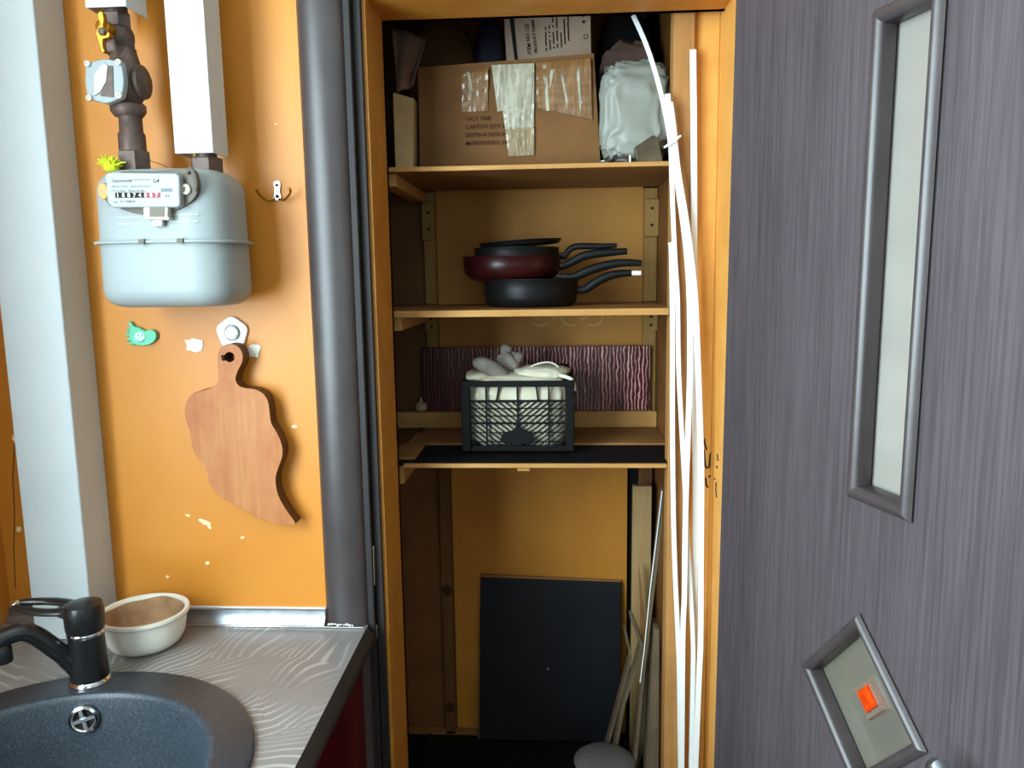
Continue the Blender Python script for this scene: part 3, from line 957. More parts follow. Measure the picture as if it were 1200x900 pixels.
fd = obj('face_disc', MB().lathe([(.0085, .0005), (.0085, -.0007), (.0078, -.0012)], (fc.x, Yf, fc.z), 20, 'y'), M['mint_light'], r)
mb = MB().tube(smooth_line([at(x, y, Yf-.0014) for x, y in ((160.3, 398), (162.5, 400.3), (165.5, 400.5), (168.8, 398))], 4), .0006, 6)
for x, y in ((162, 392.8), (166.5, 392.8)):
    p = at(x, y, Yf-.0013)
    mb.lathe([(.0009, .0004), (.0009, -.0005)], (p.x, p.y, p.z), 8, 'y', 1, 1.5)
obj('smile', mb, M['green_ink'], fd)

# torn paper scraps
for k, (pp, lab) in enumerate(((((216, 398), (222, 398.5), (226, 396), (231, 397.5), (237, 398.5), (238, 405), (236, 411), (229, 413), (224, 411), (218, 410.5), (219, 405)), 'torn white paper scrap stuck alone on the wall left of the cutting board'),
                               (((288, 407), (295, 403.5), (303, 404), (306, 407), (303, 413), (303, 419), (294, 418), (286, 418)), 'white paper scrap half hidden behind the cutting board handle'))):
    obj('paper_scrap', MB().prism([at(x, y, WY-.0016) for x, y in pp], (0, .0008, 0)), M['paper'], smooth=0, label=lab, cat='paper')

# flower hook that carries the board
r = thing('flower_hook', 'white flower-shaped plastic wall hook holding up the cutting board', 'hook', at(272, 390, WY))
fc = at(271.5, 390, WY-.006)
pet = []
for k in range(60):
    t = 2*PI*k/60
    rad = .0245*(1+.055*math.cos(5*(t-PI/2)))
    pet.append(Vector((fc.x+rad*math.cos(t), WY-.006, fc.z+rad*math.sin(t))))
fl = obj('petal_plate', MB().prism(pet, (0, .0055, 0)), M['white_plastic'], r, bevel=.0015)
obj('ring_groove', MB().lathe([(.0115, .0003), (.0115, -.001), (.0128, -.0012), (.0128, .0003)], (fc.x+.001, WY-.006, fc.z), 28, 'y', cap=False), M['grey_ink'], fl)
obj('button', MB().lathe([(.0105, .0), (.0105, -.004), (.008, -.006), (.0, -.0063)], (fc.x+.001, WY-.006, fc.z), 28, 'y'), M['white_plastic'], fl)
kp = at(270, 421, WY-.01)
obj('peg', MB().tube(smooth_line([Vector((fc.x-.001, WY-.006, fc.z-.018)), Vector((fc.x-.001, WY-.012, kp.z+.008)), Vector((kp.x, WY-.020, kp.z+.001)), Vector((kp.x, WY-.034, kp.z+.003)), Vector((kp.x, WY-.036, kp.z+.009))], 4), .003, 10), M['inkbrown'], r)

# cutting board
Yb = WY-.034
co = [(256, 412), (262, 405), (270, 403), (279, 406), (284, 414), (284, 424), (279, 434), (276, 444), (279, 451), (286, 454.5), (298, 456), (308, 461), (314, 470), (316, 482), (318, 496), (324, 506), (330, 520), (331, 534), (326, 549), (323, 561), (325, 577), (332, 592), (340, 604), (346, 613), (340, 615.5), (320, 612.5), (303, 607.5), (287, 598), (269, 588), (255, 580), (246, 568), (243, 555), (240, 545), (230, 535), (225, 522), (223, 507), (218, 493), (216.5, 480), (220, 468), (228, 460), (240, 457), (250, 453.5), (255, 448), (256, 438), (255, 425)]
off = 0
outl = [at(x, y, Yb) for x, y in co]
outl = smooth_loop(outl, 3)
hc = at(269, 418.5, Yb)
hole = [Vector((hc.x+.0078*math.cos(2*PI*k/20), Yb, hc.z+.0078*math.sin(2*PI*k/20))) for k in range(20)]
cb = obj('cutting_board', MB().prism(outl, (0, .026, 0), [hole]), M['board'], bevel=.0022, smooth=30, label='leaf-shaped wooden cutting board hanging from the flower hook', cat='cutting board')

cb.data.materials.append(M['board_edge_shade'])  # side faces take darker wood, end grain with shade put into its colour
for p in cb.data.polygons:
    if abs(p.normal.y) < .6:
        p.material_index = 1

# ------------------------------------------------------------------ worktop, cabinet, sink, tap, bowl
SC = Vector((-.61, .775))            # sink centre
cab = thing('base_cabinet', 'burgundy kitchen base cabinet under the worktop', 'cabinet', (-.63, .9, 0))
obj('end_panel', box(-.338, -.322, .64, 1.17, .1, .820), M['red_gloss'], cab, bevel=.001)
obj('front_panel', box(LX+.01, -.339, .62, .638, .1, .815), M['red_gloss'], cab, bevel=.001)
obj('plinth', box(LX+.02, -.345, .68, 1.15, 0, .1), M['black'], cab)
wt = thing('worktop', 'grey laminate worktop with pale swirls around the black sink', 'worktop', (-.63, .9, CT-.038))
n = 64
hole = [Vector((SC.x+.236*math.cos(2*PI*k/n), SC.y+.236*math.sin(2*PI*k/n), CT)) for k in range(n)]
out = [Vector(p) for p in ((LX+.001, .60, CT), (-.309, .60, CT), (-.3165, WY-.006, CT), (LX+.001, WY-.006, CT))]
obj('slab', MB().prism(out, (0, 0, -.038), [hole]), M['counter'], wt, smooth=0)
n_ = 8
def edge_ring(x, y):
    return [Vector((x+.0135*math.sin(PI*k/n_)**.7, y, CT-.0005-.0375*k/n_)) for k in range(n_+1)]
obj('edge_band', MB().loft([edge_ring(-.3089, .60), edge_ring(-.3164, WY-.017)]), M['counter_edge'], wt, smooth=60, label='dark rounded edge band')
# aluminium upstand and back strip
up = thing('upstand', 'grey metal upstand strip along the back of the worktop', 'strip', (-.55, WY, CT))
zt = at(300, 713, WY-.004).z
def upr(x):
    return [Vector((x, WY-.0005, CT+.0005)), Vector((x, WY-.016, CT+.0005)), Vector((x, WY-.0155, CT+.003)), Vector((x, WY-.009, CT+.008)), Vector((x, WY-.006, CT+.015)), Vector((x, WY-.006, zt-.002)), Vector((x, WY-.0035, zt)), Vector((x, WY-.0005, zt))]
obj('profile', MB().loft([upr(-.744), upr(-.3875)]), M['alu'], up, smooth=50)
obj('profile', MB().loft([upr(LX+.001), upr(-.843)]), M['alu'], up, smooth=50)
obj('white_seal', box(-.744, -.3875, WY-.0035, WY-.0005, zt, zt+.0022), M['white_plastic'], up)
obj('front_bead', box(-.744, -.320, WY-.0205, WY-.0165, CT+.0004, CT+.003), M['chrome'], up, bevel=.001)

mb = MB()
random.seed(5)
for k in range(9):
    q = at(386+k*3.4, 728+random.uniform(-1, 1.2), WY-.0165)
    r_ = random.uniform(.0018, .0034)
    mb.lathe([(r_*.4, -r_*.5), (r_, 0), (r_*.5, r_*.5)], (q.x, WY-.0178, CT+.0045+random.uniform(0, .002)), 8)
obj('sealant_crumbs', mb, M['white_plastic'], up, label='crumbled white sealant under the casing')

sink = thing('sink', 'round dark graphite composite sink set in the worktop', 'sink', (SC.x, SC.y, CT))
prof = [(.232, -.002), (.2495, .0006), (.2495, .0045), (.246, .0068), (.207, .0066), (.2035, .0080), (.199, .0080), (.196, .0062), (.1945, .000), (.192, -.012), (.187, -.06), (.178, -.12), (.160, -.155), (.12, -.168), (.05, -.172), (.02, -.173)]
rings = []
nn = 72
for k, (rad, h_) in enumerate(prof):
    off = Vector((.004, -.010)) if k >= 4 else Vector((0, 0))
    rings.append([Vector((SC.x+off.x+rad*math.cos(2*PI*i/nn), SC.y+off.y+rad*math.sin(2*PI*i/nn), CT+h_)) for i in range(nn)])
obj('basin', MB().loft(rings, False, True), M['granite'], sink, smooth=50)
obj('drain', MB().lathe([(.043, -.168), (.045, -.1655), (.04, -.165), (.03, -.168), (.0, -.169)], (SC.x+.004, SC.y-.01, CT), 30), M['chrome'], sink, smooth=40)
# overflow rosette on the far wall of the basin
bc = Vector((SC.x+.004, SC.y-.010))
d_ = (99-600)/F_PX*RT - (842-450)/F_PX*UP + FWD
best = None
for k in range(400):
    P = CAM + d_*(.75+k*.001)
    e = abs((Vector((P.x, P.y))-bc).length-.189)
    if P.y > bc.y and (best is None or e < best[0]):
        best = (e, P)
OV = best[1]
nrm = Vector((bc.x-OV.x, bc.y-OV.y, 0)).normalized()
nrm = (nrm+Vector((0, 0, .10))).normalized()
RT_ = nrm.to_track_quat('Z', 'Y').to_matrix()
base = OV+nrm*.003
ov = obj('overflow_rosette', MB().lathe([(.0185, -.004), (.020, -.001), (.019, .002), (.0155, .003), (.0135, .0015), (.0132, -.003)], base, 32, T=RT_, cap=False), M['chrome'], sink, smooth=50, label='chrome cross-barred overflow rosette')
obj('overflow_hole', MB().lathe([(.0136, -.0035), (.0136, -.0025)], base, 24, T=RT_), M['ink'], ov)
mb = MB()
for a in (.25, .25+PI/2):
    v = RT_ @ Vector((math.cos(a), math.sin(a), 0))
    mb.bar([base+v*.0150+nrm*.0016, base-v*.0150+nrm*.0016], .0026, .0046, nrm)
mb.lathe([(.005, 0), (.005, .002), (.003, .003)], base, 14, T=RT_)
obj('cross_bars', mb, M['satin'], ov, smooth=30)

# tap
TX, TY = -.667, .993
RIM = CT+.0068
tap = thing('faucet', 'black single-lever mixer tap on the rim of the sink', 'faucet', (TX, TY, RIM))
tz = lambda y: at(106, y, TY).z
zl, zr, zcap = tz(797)+.002, tz(742), tz(705)
obj('base_ring', MB().lathe([(.0275, RIM), (.0275, RIM+.004), (.025, RIM+.007)], (TX, TY, 0), 36), M['chrome'], tap, smooth=40)
obj('tap_body', MB().lathe([(.0250, RIM+.006), (.0255, RIM+.010), (.0245, RIM+.03), (.0232, zr-.004), (.0232, zr)], (TX, TY, 0), 36), M['black_tap'], tap, smooth=40)
obj('collar', MB().lathe([(.0235, zr-.001), (.0246, zr+.001), (.0246, zr+.004), (.0235, zr+.006)], (TX, TY, 0), 36), M['chrome'], tap, smooth=40)
lv = obj('lever_cap', MB().lathe([(.0235, zr+.004), (.0255, zr+.010), (.0262, zcap-.012), (.024, zcap-.003), (.012, zcap+.0005), (0, zcap+.001)], (TX, TY, 0), 36), M['black_tap'], tap, smooth=50)
tip = at(17, 709, TY)
L = TX-tip.x
loop = []
c_at = lambda i: math.cos(2*PI*i/40)
for k in range(40):
    t = 2*PI*k/40
    c_, s_ = math.cos(t), math.sin(t)
    x = TX-.012-(L-.012)*.5*(1-c_)
    wd = (.020-.004*(1-c_)/2)*(1 if abs(s_) > 0 else 1)
    zz_ = zcap-.010-(zcap-.010-tip.z+.0)*(.5*(1-c_))**1.1
    loop.append(Vector((x, TY+s_*(.0155-.004*(1-c_)/2), zz_+.002*s_)))
rg = []
for i, p in enumerate(loop):
    t = (loop[(i+1) % 40]-loop[i-1]).normalized()
    u = Vector((0, 0, 1))
    u = (u-t*u.dot(t)).normalized()
    w = t.cross(u)
    rg.append([p+u*.0052*math.cos(2*PI*k/8)+w*(.0058+.0035*(1+c_at(i))/2)*math.sin(2*PI*k/8) for k in range(8)])
obj('lever_loop', MB().loft(rg, closed=True), M['black_tap'], lv, smooth=60)
zp = zcap-.0105
def palm(x, hw, z0, z1):
    return [Vector((x, TY-hw, z0)), Vector((x, TY+hw, z0)), Vector((x, TY+hw*.9, z1)), Vector((x, TY-hw*.9, z1))]
obj('lever_palm', MB().loft([palm(TX-.002, .021, zp-.010, zcap-.002), palm(TX-.022, .0195, zp-.007, zp+.0065), palm(TX-.036, .0165, zp-.0035, zp+.0035)]), M['black_tap'], lv, bevel=.003, smooth=60)
obj('lever_tip', MB().lathe([(.0015, -.009), (.0055, -.006), (.0065, 0), (.0055, .006), (.0015, .009)], loop[20]+Vector((.002, 0, 0)), 14, 'y'), M['chrome'], lv, smooth=50, label='chrome lever tip')
s0 = Vector((TX-.004, TY-.004, tz(790)))
sp_ = smooth_line([s0, at(80, 772, TY-.014), at(60, 757, TY-.028), at(43, 745.5, TY-.038), at(27, 740.5, TY-.048), at(10, 745, TY-.058), at(-4, 753, TY-.068), at(-8, 760, TY-.073)], 5)
obj('spout', MB().tube(sp_, [.0135]*6+[.0125]*(len(sp_)-6), 16), M['black_tap'], tap, smooth=60)
e = at(2, 760, TY-.066)
obj('aerator', MB().lathe([(.0115, -.019), (.0122, -.016), (.0122, 0), (.010, .006)], e, 24), M['black_tap'], tap, smooth=40)

# oval ceramic dish
BC = Vector((-.652, 1.116, CT+.0005))
bo = thing('ceramic_dish', 'small ivory ceramic dish crusted brown inside on the worktop by the wall', 'bowl', BC)
pr = [(.030, 0), (.044, .001), (.052, .008), (.058, .020), (.061, .038), (.0615, .048), (.0655, .050), (.0668, .054), (.0655, .0575), (.062, .058), (.0585, .055), (.0575, .046), (.054, .026), (.046, .014), (.02, .011), (0, .0105)]
obj('dish_body', MB().lathe(pr, BC, 48, sx=1.02, sy=1.0), M['bowl'], bo, smooth=50)
CRP = [(0, .0125), (.020, .0128), (.0445, .0155), (.0525, .027), (.0555, .040), (.0566, .0475), (.0575, .0535)]
def crust(u, v):
    a = 2*PI*u
    q = v*(len(CRP)-1)
    k = min(int(q), len(CRP)-2)
    f = q-k
    top = 1-.03*(math.sin(3*a+.6)+.6*math.sin(7*a))*max(0, v-.7)/.3
    rr = CRP[k][0]*(1-f)+CRP[k+1][0]*f
    zz_ = (CRP[k][1]*(1-f)+CRP[k+1][1]*f)*(top if v > .7 else 1)
    zz_ += .0010*abs(math.sin(7*a+v*9))*math.sin(v*PI)
    return BC+Vector((rr*1.02*math.cos(a), rr*math.sin(a), zz_))
obj('food_crust', MB().grid(crust, 48, 18), M['crust'], bo, smooth=60, label='dried brown crust')

# ------------------------------------------------------------------ top shelf contents
zs = Z1+.0005
c = thing('cardboard_box', 'large brown cardboard box sealed with clear tape on the top shelf', 'box', (-.06, 1.512, zs))
Yc = 1.4418
A, B = at(492, 188, Yc), at(704, 183, Yc)
T1, T2 = at(490, 80, Yc), at(696, 63, Yc)
D = Vector((.004, .125, 0))
base = [Vector((A.x, Yc, zs)), Vector((B.x, Yc, zs)), B+D, A+D]
for p in base: p.z = zs
top = [T1, T2, T2+D, T1+D]
def cbox():
    nU, nV = 14, 8
    mb = MB()
    def front(u, v):
        lo, hi = base[0].lerp(base[1], u), top[0].lerp(top[1], u)
        p = lo.lerp(hi, v)
        return p + Vector((0, -.004*math.sin(u*PI)*math.sin(v*PI)+.0015*math.sin(9*u+5*v), 0))*(1 if 0 < u < 1 and 0 < v < 1 else 0)
    mb.grid(front, nU, nV)
    mb.face([base[1], base[2], top[2], top[1]])
    mb.face([base[2], base[3], top[3], top[2]])
    mb.face([base[3], base[0], top[0], top[3]])
    mb.face(top); mb.face(base[::-1])
    return mb
obj('carton', cbox(), M['carton'], c, smooth=25)
obj('flap', MB().loft([[T1+Vector((0, -.001, .0005)), T2+Vector((0, -.001, .0005)), T2+Vector((0, -.001, -.006)), T1+Vector((0, -.001, -.004))], [T1+Vector((0, .08, .004)), T2+Vector((0, .08, .004)), T2+Vector((0, .08, .002)), T1+Vector((0, .08, .002))]]), M['carton'], c, smooth=0)
def tape(pxs, name='tape', Y=Yc-.0062, m='tape', wave=.0006):
    n = 10
    (x0, y0), (x1, y1), (x2, y2), (x3, y3) = pxs
    def f(u, v):
        x = (x0*(1-u)+x1*u)*(1-v)+(x3*(1-u)+x2*u)*v
        y = (y0*(1-u)+y1*u)*(1-v)+(y3*(1-u)+y2*u)*v
        p = at(x, y, Y)
        p.y += wave*math.sin(u*23+v*4)+wave*.7*math.sin(v*19+u*3)
        return p
    return obj(name, MB().grid(f, 10, 12), M[m], c, smooth=60)
tape(((576, 76), (626, 74), (626, 120), (583, 131)))
tape(((589, 128), (626, 119), (626, 150), (592, 152)), wave=.0009)
tape(((592, 150), (626, 148), (626, 182), (596, 183)), m='tape_dull', wave=.0007)
tape(((628, 74), (692, 68), (694, 140), (629, 126)), 'wide_tape', m='tape_carton', Y=Yc-.0060, wave=.0010)
tape(((541, 88), (572, 80), (572, 130), (541, 131)), 'wide_tape', m='tape_carton', Y=Yc-.0056, wave=.0010)
for pxs in (((636, 76), (640, 76), (644, 130), (640, 130)), ((645, 82), (650, 80), (646, 100), (643, 104)), ((656, 85), (659, 85), (668, 130), (665, 130)), ((675, 75), (678, 75), (682, 118), (680, 140)), ((549, 98), (553, 95), (553, 112), (550, 116)), ((546, 84), (550, 84), (553, 98), (550, 98))):
    tape(pxs, 'tape_glint', Y=Yc-.0064, wave=.0004)  # thin pale slivers that paint glints onto the tape
for k, s_ in enumerate(('VALT ONE', 'CARTON QTY 6', 'DESTINATION 0', 'MONTEVIDEO 200')):
    o_ = at(545.5, 141.5+k*9.6, Yc-.0056)
    obj('stencil_lettering', text_mb(s_, .0098, o_, at(600, 138.5+k*9.6, Yc)-at(545.5, 140+k*9.6, Yc), (0, 0, 1), bold=.0001), M['inkbrown'], c, smooth=0)

# pale carton lying behind with sideways print
Yp = 1.5768
pc = thing('printed_carton', 'pale pinkish carton with sideways black print behind the brown cardboard box', 'box', (.05, 1.5, zs))
P0, P1 = at(596, 86, Yp), at(694, 84, Yp)
Q0, Q1 = at(590, 10, Yp), at(692, 6, Yp)
bot = [Vector((P0.x+.006, Yp, zs)), Vector((P1.x+.002, Yp, zs))]
obj('carton', MB().loft([[bot[0], bot[1], Q1, Q0], [p+Vector((0, .10, 0)) for p in (bot[0], bot[1], Q1, Q0)]]), M['carton_pale'], pc, smooth=0, bevel=.001)
Yq = Yp-.0008
obj('black_band', MB().prism([at(x, y, Yq) for x, y in ((597, 21), (602, 21), (607, 70), (603, 70))], (0, .0005, 0)), M['ink'], pc, smooth=0)
udir = at(617, 20, Yq)-at(622, 64, Yq)
ldir = at(600, 42, Yq)-at(640, 40, Yq)
def side_txt(s, x, y, size, bold=0.0):
    return text_mb(s, size, at(x, y, Yq), udir, ldir, bold=bold)
obj('print', side_txt('ITEM NO 122', 623, 63.5, .0098, .0003), M['ink'], pc, smooth=0)
obj('print', side_txt('PRODUCT NAME', 630, 62, .0080, .0003), M['ink'], pc, smooth=0)
random.seed(3)
lines = []
for k in range(7):
    x0 = 640.5+k*4.4
    y1 = (31, 24, 18, 20, 38, 22, 18)[k]
    y0 = (60, 58.5, 57, 56, 55.5, 54, 53)[k]
    pts = [(x0+(3.5 if False else 0)+(y0-y)*-.05+random.uniform(-.27, .27), y) for y in [y0-(y0-y1)*j/14 for j in range(15)]]
    for j in range(0, 14):
        if random.random() < .86:
            lines.append(MB().prism([at(x, y, Yq) for x, y in ((pts[j][0]-.8, pts[j][1]), (pts[j][0]+.8, pts[j][1]), (pts[j+1][0]+.8, pts[j+1][1]+.2), (pts[j+1][0]-.8, pts[j+1][1]+.2))], (0, .0004, 0)))
obj('small_print', join(lines), M['inkbrown'], pc, smooth=0)
mk = []
for x, y, r_ in ((684, 25.5, .0030), (683, 19, .0018)):
    p = at(x, y, Yq); mk.append(MB().lathe([(r_, 0), (r_, .0004)], p, 12, 'y'))
p = at(686.5, 43, Yq); mk.append(MB().lathe([(.0034, 0), (.0046, 0), (.0046, .0004), (.0034, .0004)], p, 16, 'y', cap=False))
obj('print_mark', join(mk), M['inkbrown'], pc, smooth=0)

# soft bundles: lumpy ellipsoids
def lump(c, rx, ry, rz, amp, seed, n=24, m=16, floor_z=None, sq=1.0, fold=0, wr=0, wf=40):
    rnd = random.Random(seed)
    ph = [(rnd.uniform(0, 6.28), rnd.uniform(0, 6.28), rnd.randint(2, 5), rnd.randint(1, 4)) for _ in range(5)]
    mb = MB()
    c = Vector(c)
    def pt(i, j):
        a, b = 2*PI*i/n, -PI/2+PI*j/m
        k = 1
        for p1, p2, f1, f2 in ph:
            k += amp*math.sin(f1*a+p1)*math.cos(f2*b+p2)
        if wr:
            q = Vector((math.cos(a)*math.cos(b)*rx, math.sin(a)*math.cos(b)*ry, math.sin(b)*rz))*wf+Vector((seed, 0, seed*.7))
            k += wr*(mnoise.ridged_multi_fractal(q, .9, 2.1, 3, .9, 2.0)-1.0)
        if fold:
            k += fold*abs(math.sin(4*a+3*b+ph[0][0]))**3*math.cos(b)
        ca, sa, cb, sb = math.cos(a), math.sin(a), math.cos(b), math.sin(b)
        pw = lambda v: math.copysign(abs(v)**sq, v)
        p = c + Vector((rx*pw(ca)*pw(cb), ry*pw(sa)*pw(cb), rz*pw(sb)))*k
        if floor_z is not None and p.z < floor_z:
            p.z = floor_z
        return p
    rings = [[pt(i, j) for i in range(n)] for j in range(1, m)]
    mb.loft(rings)
    return mb
random.seed(11)
bgc = at(743, 132, 1.4526)
bg = thing('plastic_bag', 'white plastic bag of things right of the cardboard box on the top shelf', 'bag', (bgc.x, 1.4526, zs))
obj('bag_body', lump((bgc.x+.0005, 1.458, (zs+at(743, 76, 1.4526).z)/2), .0640, .060, (at(743, 74, 1.4526).z-zs)/2+.002, .012, 5, 90, 60, zs, .55, 0, .085, 40), M['bag'], bg, smooth=80)
mb = MB()
kx = at(715, 82, 1.4364)
mb.grid(lambda u, v: kx+Vector((-.010+.045*u, .01*math.sin(u*7)+.012*v, -.012+.02*v+.004*math.sin(u*11))), 12, 5)
obj('bag_ear', mb, M['bag'], bg, smooth=80)
# dark folded thing behind the bag
def back_lump(name, x0, x1, ytop, Y, ry, m, label, cat, seed, sq=.6, wr=.06):
    a, b = at(x0, ytop, Y), at(x1, ytop, Y)
    top = (a.z+b.z)/2
    return obj(name, lump(((a.x+b.x)/2, Y, (top+zs)/2), (b.x-a.x)/2, ry, (top-zs)/2, .02, seed, 60, 40, zs, sq, 0, wr, 26), M[m], smooth=80, label=label, cat=cat)
back_lump('black_bag', 699, 767, 16, 1.660, .030, 'black', 'black bag at the back of the top shelf above the mauve wrapping', 'bag', 61)
back_lump('folded_wrap', 700, 771, 50, 1.592, .030, 'mauve_bag', 'dull mauve folded wrapping behind the white plastic bag', 'cloth', 21)
# left: beige carton, blue-black bag, brown cloth, mauve wrap
p0, p1 = at(455, 185, 1.4148), at(487, 185, 1.4148)
zt_ = at(470, 112, 1.4148).z
obj('small_carton', MB().loft([[Vector((-.2894, 1.4148, zs)), Vector((p1.x-.006, 1.4202, zs)), Vector((p1.x-.006, 1.512, zs)), Vector((-.2894, 1.512, zs))], [Vector((-.2894, 1.4148, zt_+.006)), Vector((p1.x-.001, 1.4202, zt_-.004)), Vector((p1.x-.001, 1.512, zt_-.004)), Vector((-.2894, 1.512, zt_+.006))]]), M['carton_beige'], smooth=0, bevel=.001, label='small beige carton at the left end of the top shelf', cat='box')
p = at(478, 130, 1.512)
obj('dark_bag', lump((-.262, 1.560, zs+.062), .050, .045, .064, .03, 8, 40, 26, zs, .7, 0, .06, 26), M['dark_bag'], smooth=80, label='dark blue polythene bag behind the small beige carton', cat='bag')
back_lump('cloth_bundle', 476, 556, 24, 1.655, .035, 'brown_bag', 'brown cloth bundle behind the cardboard box at top left', 'cloth', 14)
back_lump('blue_bag', 553, 592, 22, 1.650, .034, 'dark_bag', 'dark blue polythene bag between the brown cloth and the printed carton', 'bag', 17, .75)
# hanging mauve wrap at the left edge
mb = MB()
w0, w1, w2 = at(458, 35, 1.4418), at(500, 42, 1.4688), at(470, 98, 1.4418)
def wrapf(u, v):
    a = Vector((-.2938, 1.4364, w0.z)).lerp(Vector((w1.x, 1.4688, w1.z-.002)), u)
    b = Vector((-.283, 1.4202, zt_+.006)).lerp(Vector((-.2549, 1.4364, zt_+.020)), u)
    return a.lerp(b, v)+Vector((0, .006*math.sin(u*9+v*2), .004*math.sin(u*6)*(1-v)))
mb.grid(wrapf, 16, 12)
o = obj('hanging_wrap', mb, M['mauve_bag'], smooth=80, label='crumpled mauve grey wrap standing on the small beige carton', cat='cloth')
sm = o.modifiers.new('thick', 'SOLIDIFY'); sm.thickness = .004
# foil, broken tin, white cap
p = at(728, 180, 1.3932)
obj('foil_scrap', lump((p.x-.002, 1.3878, zs+.006), .017, .010, .0075, .1512, 31, 20, 12, zs), M['foil'], smooth=30, label='crumpled grey foil scrap on the shelf edge under the plastic bag', cat='foil')
p = at(711, 183, 1.3932)
obj('foil_scrap', lump((p.x, 1.3878, zs+.004), .010, .008, .0045, .16, 33, 18, 10, zs), M['foil'], smooth=30, label='small dark foil crumb beside the cardboard box corner', cat='foil')
p = at(738.5, 178, 1.3738)
obj('white_stub', MB().lathe([(.0016, zs), (.0018, zs+.002), (.0018, zs+.011), (.0012, zs+.0125)], (p.x, 1.3759, 0), 12), M['white_plastic'], label='tiny upright white stub at the top shelf edge', cat='stub')
pts = [(744, 172), (766, 158), (772, 162), (777, 184.3), (746, 184.6)]
tn = [at(x, y, 1.377) for x, y in pts]
for q in tn[-2:]: q.z = zs
obj('tin_piece', MB().prism(tn, (.0, .022, .0)), M['tin'], bevel=.0012, smooth=30, label='bent tarnished tin piece in front of the white plastic bag', cat='tin')

# ------------------------------------------------------------------ pans on the middle shelf
ZS2 = Z2+.0005
def pan(label, cxp, Y, z0, r, hgt, flare, m_out, m_in, hpts, hr, tipcol=None, belly=.9, tilt=0, name='frying_pan'):
    t = thing(name, label, 'pan', (cxp, Y, z0), 'stacked pans on the middle shelf')
    rot = Matrix.Rotation(tilt, 3, 'Y')
    rb, rm = r*flare, r*belly
    outer = [(rb-.003, 0), (rb, .0012), ((rb+rm)/2+.002, hgt*.12), (rm, hgt*.35), (rm+(r-rm)*.65, hgt*.65), (r, hgt*.95), (r+.0012, hgt*.98), (r+.0008, hgt), (r-.0015, hgt)]
    inner = [(rm+(r-rm)*.65-.002, hgt*.65), (rm-.002, hgt*.35), (rb-.003, .005)]
    body = obj('pan_body', MB().lathe(outer+inner, (cxp, Y, z0), 56, T=rot), M[m_out], t, smooth=50)
    obj('pan_lining', MB().lathe([(r-.0018, hgt-.0005)]+[(a-.0004, b+.0004) for a, b in inner], (cxp, Y, z0), 48, T=rot, cap=False), M[m_in], t, smooth=50)
    P = smooth_line(hpts, 5)
    n = len(P)
    rad = [hr*(.72+.38*math.sin(PI*min(1, .10+k/n*.92))) for k in range(n)]
    h_ = obj('handle', MB().tube(P, rad, 12, .8), M['handle'], t, smooth=60)
    a = Vector(P[0])
    edge = Vector((cxp+r*.93, a.y, a.z))
    obj('handle_bracket', MB().tube([edge, (edge+a)/2, a, Vector(P[2])], [.0075, .0072, .0070, .0062], 8), M['bracket'], h_, smooth=40)
    if tipcol:
        e = Vector(P[-1]); d = (e-Vector(P[-3])).normalized()
        obj('handle_tip', MB().tube([e-d*.003, e+d*.018], [.0048, .0045], 12, .8), M[tipcol], h_, smooth=40, label='white handle end')
    return t
PYc = 1.5174
r1 = (at(679, 340, PYc).x-at(566, 340, PYc).x)/2-.001
x1 = (at(679, 340, PYc).x+at(566, 340, PYc).x)/2
h1 = at(620, 327, PYc-.06).z-ZS2
pan('black speckled frying pan at the bottom of the stack with a white handle tip', x1, PYc, ZS2, r1, h1, .86, 'pan', 'pan_in',
    [at(x, y, PYc-.014) for x, y in ((676, 340), (686, 339), (697, 331.5), (712, 324), (728, 320.5), (740, 320))], .0078, 'white_plastic', .96)
zz2 = ZS2+h1-.004
x2 = (at(543, 310, PYc).x+at(657, 310, PYc).x)/2
r2 = (at(657, 310, PYc).x-at(543, 310, PYc).x)/2
h2 = at(600, 292, PYc-.05).z-zz2
pan('wine-red frying pan second from the bottom of the stack', x2, PYc, zz2, r2, h2*.80, .72, 'pan_red', 'pan_in',
    [at(x, y, PYc-.020) for x, y in ((660, 325), (674, 324), (690, 317), (710, 311), (730, 308), (752, 308.5))], .0080, None, .97)
zz3 = zz2+.011
x3 = (at(554, 300, PYc).x+at(657, 300, PYc).x)/2
r3 = (at(657, 300, PYc).x-at(554, 300, PYc).x)/2
pan('black frying pan third from the bottom nested in the wine-red pan', x3, PYc+.001, zz3, r3-.003, at(600, 289.5, PYc-.05).z-zz3, .90, 'pan', 'pan_in',
    [at(x, y, PYc-.006) for x, y in ((660, 312), (672, 306), (684, 300), (700, 297), (718, 295.5), (735, 294.5))], .0078, None, .97)
zz4 = at(610, 289.5, PYc-.05).z+.001
x4 = (at(556, 288, PYc).x+at(664, 284, PYc).x)/2
pan('shallow dark pan with a pale worn rim on top of the stack', x4, PYc+.002, zz4+.003, .0800, .0085, .88, 'pan', 'tin',
    [at(x, y, PYc+.004) for x, y in ((662, 300), (668, 292), (676, 289), (690, 288.5), (706, 288.5), (723, 287.5))], .0058, None, .95, tilt=-.055)

